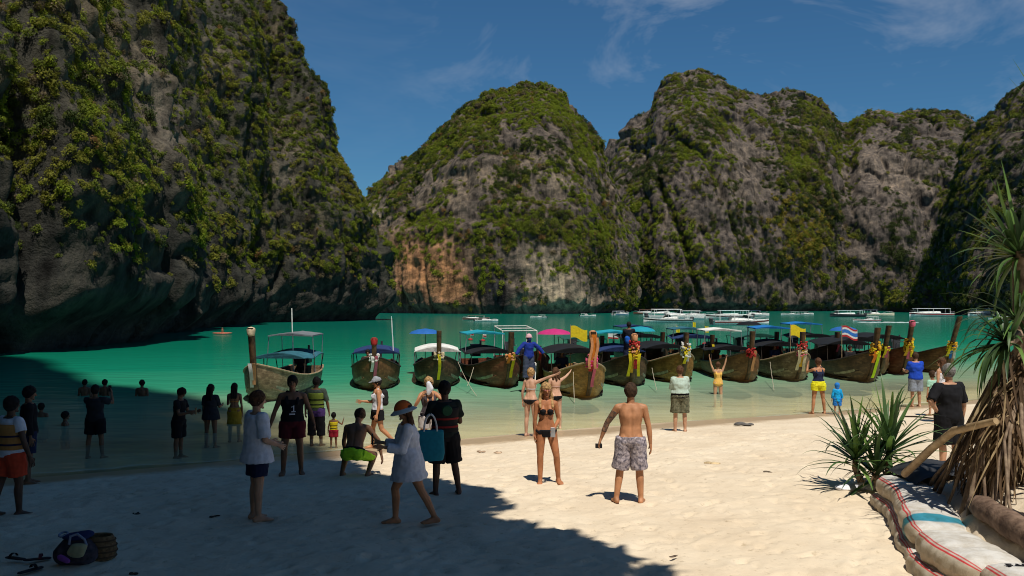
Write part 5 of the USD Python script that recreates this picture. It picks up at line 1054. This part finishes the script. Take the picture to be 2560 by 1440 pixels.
# ---------------------------------------------------------------- screw pines, sandbags and what lies about
def blade(base, d, L, w, droop, side=0.0, n=9, up=(0, 0, 1), fold=.35, kink=None):
    """a strap leaf: V-folded strip that starts along d and bends down towards its tip"""
    d = unit(d); lat = np.cross(d, up)
    lat = unit(lat) if np.linalg.norm(lat) > .05 else np.array([1.0, 0, 0])
    p, q, rows = np.asarray(base, float).copy(), d.copy(), []
    for i in range(n):
        u = i / (n - 1); ww = w * (0.55 + .45 * min(1, u * 6)) * (1 - u ** 2.2) * .5 + .0015
        nn = unit(np.cross(lat, q))
        rows.append([p - lat * ww + nn * ww * fold, p, p + lat * ww + nn * ww * fold])
        g = droop * u * 2.0 / (n - 1)
        if kink and u > kink: g += 1.6 / n
        q = unit(q + np.array([0, 0, -1.0]) * g * 1.6 + lat * side / n); p = p + q * L / (n - 1)
    v = np.array(rows)
    return trimesh.Trimesh(v.reshape(-1, 3), np.vstack([grid_faces(n, 3)[:, [0, 1, 2]], grid_faces(n, 3)[:, [0, 2, 3]]]), process=False)
def leafm(name, c, second): return mat(name, c, second=second, rough=.42, scale=2.5, spec=.45, trans=.28)
LG, LM, LD = leafm('pandanus_bright', (.085, .17, .035), (.15, .26, .055)), leafm('pandanus_mid', (.045, .105, .03), (.09, .165, .045)), leafm('pandanus_dark', (.022, .055, .022), (.05, .095, .032))
DRY = [mat('dry_leaf_%s' % n, c, second=c2, rough=.8, scale=4.0, spec=.2, trans=.15) for n, c, c2 in (('straw', (.30, .21, .105), (.46, .35, .20)), ('brown', (.14, .085, .045), (.25, .165, .09)), ('umber', (.06, .038, .022), (.12, .075, .042)))]
bark = mat('pandanus_bark', (.13, .085, .055), second=(.26, .19, .125), rough=.85, scale=9.0, bump=.02)
sr = np.random.default_rng(21)
# the clump at the head of the sandbags
c0 = on_ground(2200, 1212)
t = thing('screw_pine_shrub', 'young screw pine clump with arching green strap leaves at the head of the sandbags', 'shrub', c0)
def head_of_leaves(t, top, n, L, spread, mats, w=.05, tilt=(0, 0), lo=-.2, rng_=sr, kinks=.3, droop=(.10, .5)):
    for k in range(n):
        az = k * 2.39996 + rng_.uniform(-.2, .2); u = (k + .5) / n; el = lo + (1.45 - lo) * (1 - u) ** .8 + rng_.uniform(-.12, .12)
        d = np.array([math.cos(az) * math.cos(el), math.sin(az) * math.cos(el), math.sin(el)]) + np.array([tilt[0], tilt[1], 0])
        part(t, 'leaf', blade(np.asarray(top) + d * .03 - [0, 0, .12 * u], d, L * rng_.uniform(.75, 1.15), w * rng_.uniform(.8, 1.2), rng_.uniform(*droop) * spread, rng_.uniform(-.5, .5), kink=rng_.uniform(.45, .75) if rng_.random() < kinks else None), mats[int(rng_.integers(len(mats)))], smooth=True)
for bx, by, hgt, n, L in ((.14, .0, .55, 46, 1.05), (-.36, .05, .42, 38, .95), (-.12, -.15, .22, 26, 1.0)):
    part(t, 'stem', tube([[bx * .6, by, -.1], [bx, by, hgt * .6], [bx, by, hgt]], [.055, .05, .035], 8), bark)
    head_of_leaves(t, (bx, by, hgt), n, L, 1.25, [LM, LM, LD, LG], w=.075, kinks=.45)
for k in range(16):
    az = sr.uniform(0, 6.28); part(t, 'dead_leaf', blade((.1 * math.cos(az), .1 * math.sin(az), .25), (math.cos(az), math.sin(az), -.1), .5, .04, .7), DRY[int(sr.integers(3))], smooth=True)
# the old screw pine at the right edge: trunk, crown, stilt roots and a skirt of dead leaves
g0 = np.array([5.95, 10.4, 0]); g0[2] = float(terrain(g0[0], g0[1]))
t = thing('screw_pine', 'old screw pine at the right edge with stilt roots and hanging dead leaves', 'tree', g0)
L_ = lambda px, py, D: pix(px, py, D) - g0
part(t, 'trunk', tube([L_(2575, 1110, 10.3), L_(2566, 950, 10.3), L_(2556, 800, 10.3), L_(2551, 640, 10.3), L_(2549, 560, 10.3)], [.13, .12, .10, .085, .06], 12), bark, smooth=60)
part(t, 'branch', tube([L_(2556, 830, 10.3), L_(2530, 850, 10.1), L_(2512, 862, 9.9)], [.06, .055, .045], 9), bark, smooth=60)
part(t, 'branch', tube([L_(2560, 700, 10.3), L_(2600, 560, 10.2), L_(2630, 420, 10.1), L_(2632, 330, 10.1)], [.07, .06, .055, .045], 9), bark, smooth=60)
for px, py, D in ((2400, 1250, 10.2), (2330, 1225, 11.2), (2300, 1180, 11.8), (2450, 1300, 9.6), (2500, 1360, 9.2), (2545, 1390, 8.9), (2590, 1380, 9.0), (2380, 1170, 11.4), (2430, 1200, 10.9), (2345, 1260, 10.6), (2315, 1200, 11.4), (2360, 1140, 11.8), (2420, 1280, 9.9), (2470, 1330, 9.4), (2480, 1240, 10.3)):
    b = L_(px, py, D); b[2] = float(terrain(*(b + g0)[:2])) - g0[2] - .08; a = L_(2552 + sr.uniform(-8, 14), 880 + sr.uniform(-40, 90), 10.3); mid_ = (a + b) / 2 + np.array([-.05, 0, .12]) + sr.normal(size=3) * .07; jk = [sr.normal(size=3) * .03 for _ in range(2)]
    part(t, 'stilt_root', tube([a, a * .6 + mid_ * .4 + [0, 0, .06] + jk[0], mid_, mid_ * .35 + b * .65 + [0, 0, .02] + jk[1], b], np.array([.018, .020, .022, .024, .03]) * sr.uniform(.6, 1.25), 8), bark, smooth=60)
def crown_at(px, py, D, dirs, mats, w=.055):
    for (tx, ty), dr, kk, mi in dirs:
        a, b = L_(px, py, D), L_(tx, ty, D + sr.uniform(-.45, .35)); d = b - a; L = np.linalg.norm(d)
        part(t, 'leaf', blade(a, d + np.array([0, 0, dr * L * .5]), L * (1 + .15 * dr), w * sr.uniform(.85, 1.2), dr, sr.uniform(-.3, .3), kink=kk), mats[mi], smooth=True)
M3 = [LG, LM, LD]
crown_at(2545, 640, 10.3, [((2500, 430), .05, None, 0), ((2478, 452), .05, None, 0), ((2520, 400), .03, None, 0), ((2462, 478), .08, None, 1), ((2440, 500), .10, None, 2), ((2425, 520), .12, None, 2), ((2455, 545), .1, None, 1), ((2412, 560), .12, None, 1), ((2400, 572), .15, None, 0), ((2425, 600), .2, None, 1),
    ((2402, 640), .45, None, 1), ((2420, 650), .5, .5, 1), ((2450, 690), .6, .45, 2), ((2470, 720), .7, .4, 1), ((2560, 400), .05, None, 1), ((2585, 440), .05, None, 0), ((2610, 500), .1, None, 1), ((2640, 560), .2, None, 2), ((2650, 640), .4, None, 1), ((2500, 560), .05, None, 2), ((2480, 600), .1, None, 2), ((2515, 520), .05, None, 2), ((2448, 620), .2, None, 2), ((2600, 720), .6, .4, 1), ((2520, 760), .8, .4, 1), ((2495, 790), .9, .35, 0), ((2545, 780), .9, .35, 1)], M3)
crown_at(2520, 855, 9.9, [((2428, 782), .05, None, 2), ((2422, 800), .05, None, 2), ((2432, 822), .06, None, 2), ((2445, 775), .05, None, 2), ((2462, 768), .05, None, 2), ((2482, 770), .05, None, 1), ((2500, 775), .03, None, 2), ((2440, 850), .2, None, 2), ((2445, 905), .5, .3, 2), ((2460, 960), .8, .25, 2), ((2440, 1000), .9, .2, 2), ((2475, 1000), .9, .2, 1), ((2432, 960), .8, .3, 2), ((2490, 960), .8, .3, 2), ((2560, 790), .1, None, 2), ((2585, 840), .2, None, 2), ((2470, 900), .4, .4, 2), ((2455, 930), .6, .3, 2), ((2500, 930), .6, .3, 2)], M3, w=.06)
crown_at(2632, 330, 10.1, [((2520, 192), .08, None, 0), ((2545, 150), .05, None, 1), ((2540, 330), .2, None, 0), ((2548, 430), .5, None, 1), ((2600, 160), .05, None, 1), ((2680, 200), .1, None, 1), ((2720, 320), .3, None, 1), ((2555, 250), .15, None, 1)], M3)
def inside(m_):
    qx, qy = to_pix(m_.vertices + g0); return bool(np.all(qx > np.interp(qy, [860, 930, 980, 1060, 1130, 1180, 1300], [2495, 2470, 2448, 2415, 2372, 2352, 2395])))
# the hanging green fronds below the crown
for k in range(95):
    px, py, D = ((2548, 640, 10.3), (2520, 858, 9.95), (2545, 800, 10.2))[k % 3]
    az = sr.uniform(1.9, 4.9); el = sr.uniform(-.5, 1.15); d = np.array([math.cos(az) * math.cos(el), math.sin(az) * math.cos(el), math.sin(el)])
    part(t, 'leaf', blade(L_(px, py, D), d, sr.uniform(.45, .95), sr.uniform(.035, .06), sr.uniform(.3, 1.0), sr.uniform(-.4, .4), kink=sr.uniform(.3, .7) if sr.random() < .4 else None), M3[int(sr.choice(3, p=[.15, .40, .45]))], smooth=True)
# dead leaves: the largest as parts, the thatch beneath them as one mass
nd = 0
for k in range(600):
    u = sr.random(); a = L_(2545 + sr.uniform(-55, 40), 890 + 190 * u + sr.uniform(-30, 40), 10.2 + sr.uniform(-.35, .2)); az = sr.uniform(2.6, 5.6)
    d = np.array([math.cos(az) * .65 - .2, math.sin(az) * .35, -1.0 + sr.uniform(-.1, .4)])
    lf_ = blade(a, d, sr.uniform(.6, 1.3), sr.uniform(.022, .05), sr.uniform(.2, .9), sr.uniform(-.9, .9), kink=sr.uniform(.4, .8) if sr.random() < .3 else None)
    if nd < 85 and inside(lf_):
        nd += 1; part(t, 'dead_leaf', lf_, DRY[int(sr.choice(3, p=[.28, .40, .32]))], smooth=True)
th = []
for k in range(1200):
    u = sr.random(); px = 2575 - sr.random() ** 1.4 * (70 + 190 * u); py = 870 + 330 * u + (2575 - px) * .25
    a = L_(px, py, 10.35 + (2575 - px) * .003 + sr.uniform(-.25, .5)); d = np.array([sr.normal() * .45 - .45, sr.normal() * .3 - .15, -1.0])
    lf_ = blade(a, d, sr.uniform(.3, .9), sr.uniform(.010, .032), sr.uniform(.1, .6), sr.uniform(-.7, .7), n=5)
    if inside(lf_): th.append(lf_)
for i in range(3):
    part(t, 'dead_leaf_thatch', cat_(th[:len(th) // 5] if i == 0 else th[len(th) // 5:len(th) // 5 * 3] if i == 1 else th[len(th) // 5 * 3:]), DRY[i], smooth=True, kind='stuff')
# the pale bamboo pole leaning across, the fallen trunk, a dark groundsheet
def pole_thing(name, label, cat, pts, r, m):
    o = np.asarray(pts[0]); tt = thing(name, label, cat, o); part(tt, 'shaft', tube(np.asarray(pts) - o, r, 10), m, smooth=60); return tt
pole_thing('bamboo_pole', 'thick pale bamboo pole leaning from the sandbags up towards the screw pine', 'pole', [pix(2262, 1185, 11.7), pix(2330, 1120, 10.8), pix(2385, 1077, 10.1), pix(2490, 1052, 9.5)], [.052, .05, .046, .036], mat('bamboo', (.30, .20, .10), second=(.46, .33, .18), rough=.5, scale=6.0))
lg = [pix(2440, 1240, 9.9), pix(2462, 1262, 9.6), pix(2490, 1290, 9.25), pix(2530, 1318, 8.85), pix(2570, 1345, 8.5), pix(2620, 1380, 8.1)]
for q in lg: q[2] = float(terrain(q[0], q[1])) + .10
tt = pole_thing('fallen_trunk', 'brown fallen palm trunk lying behind the sandbags', 'trunk', lg, [.10, .14, .125, .145, .13, .14], mat('trunk_brown', (.10, .06, .04), second=(.22, .145, .10), rough=.9, scale=7.0, bump=.05))
q = on_ground(2350, 1190); tt = thing('groundsheet', 'dark crumpled sheet lying under the bamboo pole', 'sheet', q)
gxx, gyy = np.meshgrid(np.linspace(-.55, .5, 24), np.linspace(-.45, .5, 20), indexing='ij'); gz = .10 + .16 * meshkit.fbm(np.stack([gxx * 3, gyy * 3, 0 * gxx], -1), 3, 4) - .15 * (gxx / .55) ** 4 - .1 * (gyy / .5) ** 4
part(tt, 'sheet', (np.stack([gxx, gyy, gz], -1).reshape(-1, 3), grid_faces(24, 20)), mat('sheet_dark', (.028, .030, .034), rough=.6, var=.2), smooth=True)

def bagmat(name, blue):
    """woven plastic: pale, with thin red lines along the side"""
    st = [(0.0, (.42, .36, .27)), (.098, (.46, .40, .31)), (.102, (.52, .05, .05)), (.116, (.52, .05, .05)), (.120, (.5, .46, .4)), (.130, (.5, .46, .4)), (.134, (.52, .10, .09)), (.143, (.52, .10, .09)), (.147, (.60, .58, .54)), (.5, (.60, .58, .54)), (.75, (.40, .34, .26)), (1.0, (.42, .36, .27))]
    sb = [(0.0, (1, 1, 1)), (.80, (1, 1, 1)), (.81, (.06, .42, .62)), (.87, (.06, .38, .58)), (.885, (1, 1, 1)), (1, (1, 1, 1))] if blue else [(0, (1, 1, 1)), (1, (1, 1, 1))]
    return usdkit.material(stage, '/World/Looks/' + name, {
        'uv': ('uvmap', {'attribute': 'st'}), 's': ('separate_xyz', {}), 'r': ('rgb_ramp', {'ramp': st}), 'rb': ('rgb_ramp', {'ramp': sb}), 'x': ('mix_color', {'blend_type': 'multiply', 'fac': 1.0}),
        'tc': ('texture_coordinate', {}), 'n': ('noise_texture', {'scale': 5.0, 'detail': 5.0, 'roughness': 0.65}), 'rn': ('rgb_ramp', {'ramp': [(0.3, (.70, .64, .55)), (.6, (1.05, 1.05, 1.05))]}), 'y': ('mix_color', {'blend_type': 'multiply', 'fac': 1.0}),
        'w': ('wave_texture', {'scale': 90.0, 'distortion': 1.0}), 'b': ('bump', {'strength': .3, 'distance': .004}), 'b2': ('bump', {'strength': .5, 'distance': .02}), 'p': ('principled_bsdf', {'roughness': .6, 'specular_ior_level': .3})},
        [('uv.UV', 's.vector'), ('s.y', 'r.fac'), ('s.x', 'rb.fac'), ('r.color', 'x.a'), ('rb.color', 'x.b'), ('tc.object', 'n.vector'), ('n.fac', 'rn.fac'), ('x.result', 'y.a'), ('rn.color', 'y.b'), ('y.result', 'p.base_color'),
         ('tc.object', 'w.vector'), ('w.fac', 'b.height'), ('n.fac', 'b2.height'), ('b.normal', 'b2.normal'), ('b2.normal', 'p.normal')], surface='p.BSDF')
def sandbag(path, label, wid, hgt, m, seed, z0, letters=None, n=46, k=32):
    path = np.asarray(path, float); u = np.linspace(0, 1, n); cum = np.concatenate([[0], np.cumsum(np.linalg.norm(np.diff(path, axis=0), axis=1))]); cum /= cum[-1]
    c = np.stack([np.interp(u, cum, path[:, i]) for i in (0, 1)], -1); ker = np.ones(7) / 7; c = np.stack([np.convolve(np.pad(c[:, i], 3, 'edge'), ker, 'valid') for i in (0, 1)], -1)
    tn = np.gradient(c, axis=0); tn /= np.linalg.norm(tn, axis=1, keepdims=True); sd = np.stack([tn[:, 1], -tn[:, 0]], -1)
    end = (1 - np.abs(2 * u - 1) ** 7) ** .5; q = np.linspace(0, 2 * np.pi, k)
    V = np.zeros((n, k, 3)); cs, sn = np.sign(np.cos(q)) * np.abs(np.cos(q)) ** .62, np.sign(np.sin(q)) * np.abs(np.sin(q)) ** .72
    zb = np.array([terrain(*p) for p in c]) * 0 + z0 if np.ndim(z0) == 0 else np.interp(u, [0, 1], z0)
    V[..., :2] = c[:, None] + sd[:, None] * (cs[None] * (wid / 2 * (.35 + .65 * end))[:, None])[..., None]
    V[..., 2] = zb[:, None] + hgt / 2 * (1 + sn[None] * end[:, None])
    w_ = meshkit.fbm(V * 5, 3, seed) - .5; w2 = meshkit.fbm(V * 14, 2, seed + 3) - .5
    nrm = V - np.concatenate([np.broadcast_to(c[:, None], (n, k, 2)), np.broadcast_to((zb + hgt / 2)[:, None, None], (n, k, 1))], -1); nrm /= np.linalg.norm(nrm, axis=-1, keepdims=True) + 1e-9
    V = V + nrm * (.10 * w_ + .025 * w2)[..., None]
    o = V.mean((0, 1)); o[2] = zb.min(); tt = thing('sandbag', label, 'sandbag', o, group='sandbags shoring up the bank')
    U = np.stack(np.broadcast_arrays(u[:, None], q[None] / (2 * np.pi)), -1).reshape(-1, 2)
    part(tt, 'sack', ((V - o).reshape(-1, 3), grid_faces(n, k)), m, smooth=True, uv=U)
    for i in (0, n - 1):
        part(tt, 'tied_end', cat_([hull((V[i].mean(0) - o, .05), (V[i].mean(0) - o + np.r_[tn[i] * (-.1 if i == 0 else .1), 0], (.10, .10, .035)))]), m, smooth=True, uv=None)
    if letters:
        i = int(n * letters[1]); tm = meshkit.text_mesh(letters[0], letters[2], .006, bold=True); ctr = tm.bounds.mean(0); tm.apply_translation(-ctr)
        X_ = np.r_[unit(sd[i]) * 1.0, 0]; Y_ = np.cross([0, 0, 1.0], X_)
        if Y_[1] < 0: X_, Y_ = -X_, -Y_
        R = np.eye(4); R[:3, 0], R[:3, 1], R[:3, 2] = X_, Y_, (0, 0, 1); R[:3, 3] = np.r_[c[i], V[i, :, 2].max() + .004] - o; tm.apply_transform(R)
        part(tt, 'lettering', tm, BLACK, smooth=False)
bm1, bm2 = bagmat('woven_sack', True), bagmat('woven_sack_plain', False)
low = [on_ground(*p) for p in ((2212, 1260), (2262, 1348), (2345, 1420), (2420, 1480))]
A = [(5.38, 12.6), (5.30, 11.6), (4.90, 10.4), (4.55, 9.35)]; B = [(4.56, 9.45), (4.48, 8.8), (4.50, 8.1)]; C = [(4.60, 8.25), (4.55, 7.4), (4.45, 6.4)]
off = lambda P_, d: [(x + d, y) for x, y in P_]
sandbag(off(A, -.13), 'grey lower sandbag bulging out under the upper far one', .55, .28, bm2, 5, .40)
sandbag(off(B, -.14), 'grey lower sandbag bulging out under the upper near one', .55, .28, bm2, 8, .42)
sandbag(A, 'upper sandbag with red lines and a blue band at its near end', .66, .32, bm1, 12, .60)
sandbag(B, 'upper sandbag with red lines in the middle of the near row', .66, .32, bm2, 16, .61)
sandbag(C, 'white sandbag with black lettering at the bottom right corner', .66, .32, bm2, 19, .62, letters=('EALL', .17, .085))

# ---------------------------------------------------------------- small things on the sand
p0 = on_ground(188, 1412)
t = thing('beach_bag', 'dark patterned bag with a pale flap and a purple patch lying on the shaded sand', 'bag', p0, yaw=-10)
part(t, 'bag_body', soften(hull(((-.10, 0, .12), (.14, .16, .13)), ((.12, .02, .13), (.13, .16, .13)), ((0, .02, .26), (.15, .10, .07))), .03, 4), mat('bag_dark', (.022, .020, .026), second=(.07, .05, .06), rough=.8, scale=14.0), smooth=50)
part(t, 'flap', soften(hull(((.10, -.13, .17), (.11, .03, .055)), ((.12, -.10, .24), (.10, .05, .03))), .025, 2), cloth('flap_pale', (.40, .36, .20)))
part(t, 'patch', soften(hull(((-.06, -.155, .12), (.05, .02, .035)), ((.02, -.16, .09), (.04, .02, .03))), .02, 1), cloth('patch_purple', (.30, .08, .34)))
tr = lambda R, r, c, rot: (lambda m: (m.apply_transform(trimesh.transformations.rotation_matrix(rot, [1, 0, 0])), m.apply_translation(c), m)[2])(trimesh.creation.torus(R, r, 18, 8))
part(t, 'handle', tr(.045, .012, (-.13, -.02, .335), .35), cloth('handle_white', (.24, .25, .32))); part(t, 'handle', tube([[.02, -.13, .26], [.03, -.12, .345], [.10, -.10, .37], [.17, -.08, .31], [.19, -.07, .24]], .014), cloth('handle_white', (.24, .25, .32)))
part(t, 'top_cloth', soften(hull(((.0, .0, .31), (.16, .10, .04)), ((.10, .06, .33), (.08, .08, .04))), .03, 2), cloth('cloth_indigo', (.02, .03, .09)))
p1 = on_ground(250, 1402); t = thing('straw_basket', 'round brown straw basket standing behind the dark patterned bag', 'basket', p1)
q = np.linspace(0, 2 * np.pi, 25); part(t, 'basket_body', loft([np.stack([r_ * np.cos(q), .75 * r_ * np.sin(q), 0 * q + z_], -1) for z_, r_ in ((0, .13), (.04, .17), (.14, .185), (.24, .165), (.29, .14), (.28, .125), (.20, .14))]), mat('straw', (.13, .075, .035), second=(.22, .135, .065), rough=.9, scale=30.0, bump=.01), smooth=40)
for z_, r_ in ((.06, .178), (.12, .187), (.18, .182), (.24, .168)): part(t, 'woven_band', tube(np.stack([r_ * np.cos(q), .75 * r_ * np.sin(q), 0 * q + z_], -1), .009, 6), mat('straw_dark', (.09, .05, .024), rough=.9))
for i, (px, py, a_) in enumerate(((92, 1404, 20), (40, 1402, 160), (75, 1432, 60))):
    p = on_ground(px, min(py, 1436)); t = thing('sandal', ('black sandal with a dark red strap nearest the dark bag', 'black sandal lying farther from the bag, by the left edge', 'black sandal on its side at the bottom left')[i], 'sandal', p + [0, 0, .015], yaw=a_, group='sandals left on the sand')
    part(t, 'sole', soften(hull(((-.10, 0, .012), (.04, .035, .012)), ((.04, 0, .012), (.05, .048, .012)), ((.12, 0, .012), (.03, .035, .012))), .02, 2), mat('rubber_black', (.014, .013, .014), rough=.7))
    th_ = np.linspace(-.9, .9, 8); part(t, 'strap', strip_mesh(np.stack([0 * th_ + .04, .052 * np.sin(th_ * 1.75), .05 * np.cos(th_ * 1.6) + .02], -1), .035, (1, 0, 0)), cloth('strap_maroon', (.12, .03, .04)) if i == 0 else BLACK)
for i, (px, py, s_, c, nm, lab) in enumerate(((1778, 1160, .10, (.50, .38, .22), 'driftwood', 'pale bit of driftwood lying alone on the sunlit sand'), (1857, 1064, .16, (.10, .09, .08), 'seaweed_heap', 'small dark heap of weed near the wet sand'), (1919, 1181, .05, (.12, .09, .06), 'pebble', 'dark pebble on the sunlit sand right of the driftwood'), (1682, 1392, .035, (.10, .07, .05), 'pebble', 'dark pebble near the shadow edge at the bottom'), (1245, 1133, .07, (.42, .30, .2), 'shell', 'tan shell beside the shadow right of the vest man'), (1205, 1130, .06, (.36, .26, .18), 'shell', 'brownish shell closest to the vest man'), (340, 1285, .04, (.05, .04, .03), 'leaf_litter', 'dark leaf litter on the shaded sand left of the white T-shirt man'), (540, 1292, .04, (.05, .04, .03), 'leaf_litter', 'dark leaf litter at the feet of the white T-shirt man'), (330, 1437, .04, (.05, .04, .03), 'leaf_litter', 'dark leaf litter right of the straw basket'), (2165, 1225, .22, (.62, .62, .66), 'plastic_sheet', 'crumpled white and blue plastic at the foot of the green clump'))):
    p = on_ground(px, min(py, 1437)); t = thing(nm, lab, nm.replace('_', ' '), p)
    r_ = np.random.default_rng(40 + i)
    part(t, {'shell': 'valve', 'pebble': 'stone'}.get(nm, 'piece'), cat_([m3.Manifold.hull_points(ICO1 * r_.uniform(.35, 1.0, 3) * s_ * [1, .7, .35] + r_.normal(size=3) * s_ * [.7, .5, .08] + [0, 0, s_ * .18]) for _ in range(5)]), mat('bit_%d' % i, c, rough=.85, var=.3), smooth=40)
tt = pole_thing('stick', 'thin dark stick lying on the sand left of the man in black', 'stick', [on_ground(2255, 1044) + [0, 0, .03], on_ground(2290, 1046) + [0, 0, .05], on_ground(2332, 1049) + [0, 0, .03]], .02, dark_wood)

# ---------------------------------------------------------------- trees behind the photographer that shade the near sand
def shade_tree(label, x, y, z, R, seed, n=11000, lean=(0, 0)):
    r = np.random.default_rng(seed); zb = float(terrain(x, y))
    t = thing('shade_tree', label, 'tree', (x, y, zb), group='shade trees behind the photographer'); top = np.array([lean[0], lean[1], z - zb])
    part(t, 'trunk', tube([[0, 0, -.2], [lean[0] * .2, lean[1] * .2, top[2] * .5], top], [.30, .22, .10], 10), bark)
    for k in range(6):
        a = k * 1.05 + r.uniform(-.2, .2); part(t, 'limb', tube([top * .75, top * .85 + np.array([math.cos(a), math.sin(a), .4]) * R * .4, top + np.array([math.cos(a), math.sin(a), .1]) * R * .8], [.10, .07, .03], 7), bark)
    d = r.normal(size=(n, 3)); d /= np.linalg.norm(d, axis=1, keepdims=True); p = d * (r.random((n, 1)) ** .45) * np.array([R, R, R * .35]) * (.85 + .3 * meshkit.noise(d * 2.2, seed)[:, None]) + top
    a = r.normal(size=(n, 3)); a /= np.linalg.norm(a, axis=1, keepdims=True); b = np.cross(a, r.normal(size=(n, 3))); b /= np.linalg.norm(b, axis=1, keepdims=True); s = .26 * R / 3 * r.uniform(.7, 1.3, (n, 1))
    v = np.stack([p - a * s, p + b * s * .6, p + a * s, p - b * s * .6], 1).reshape(-1, 3)
    part(t, 'crown', (v, np.arange(4 * n).reshape(-1, 4)), leafmat('leaf_mid_green', TONES['mid_green']), smooth=False)
off_ = lambda g, z: (g[0] - SHD[0] * z, g[1] - SHD[1] * z)
for i, (gx_, gy_, z_, R_, tx, ty) in enumerate(((-2.1, 9.2, 12, 3.3, -4, -3), (-3.6, 12.6, 12.5, 3.2, -6, -1), (-6.2, 10.2, 12, 3.5, -9, -1), (-5.6, 15.6, 13.5, 2.9, -10, 1), (-.1, 7.2, 12, 2.0, 2.5, -3))):
    cx_, cy_ = off_((gx_, gy_), z_)
    shade_tree(('shade tree behind the photographer nearest the shadow edge', 'shade tree second from the shadow edge behind the photographer', 'broad shade tree left behind the photographer', 'leaning shade tree farthest left behind the photographer', 'slim shade tree right behind the photographer')[i], tx, ty, z_, R_, 60 + i, lean=(cx_ - tx, cy_ - ty))
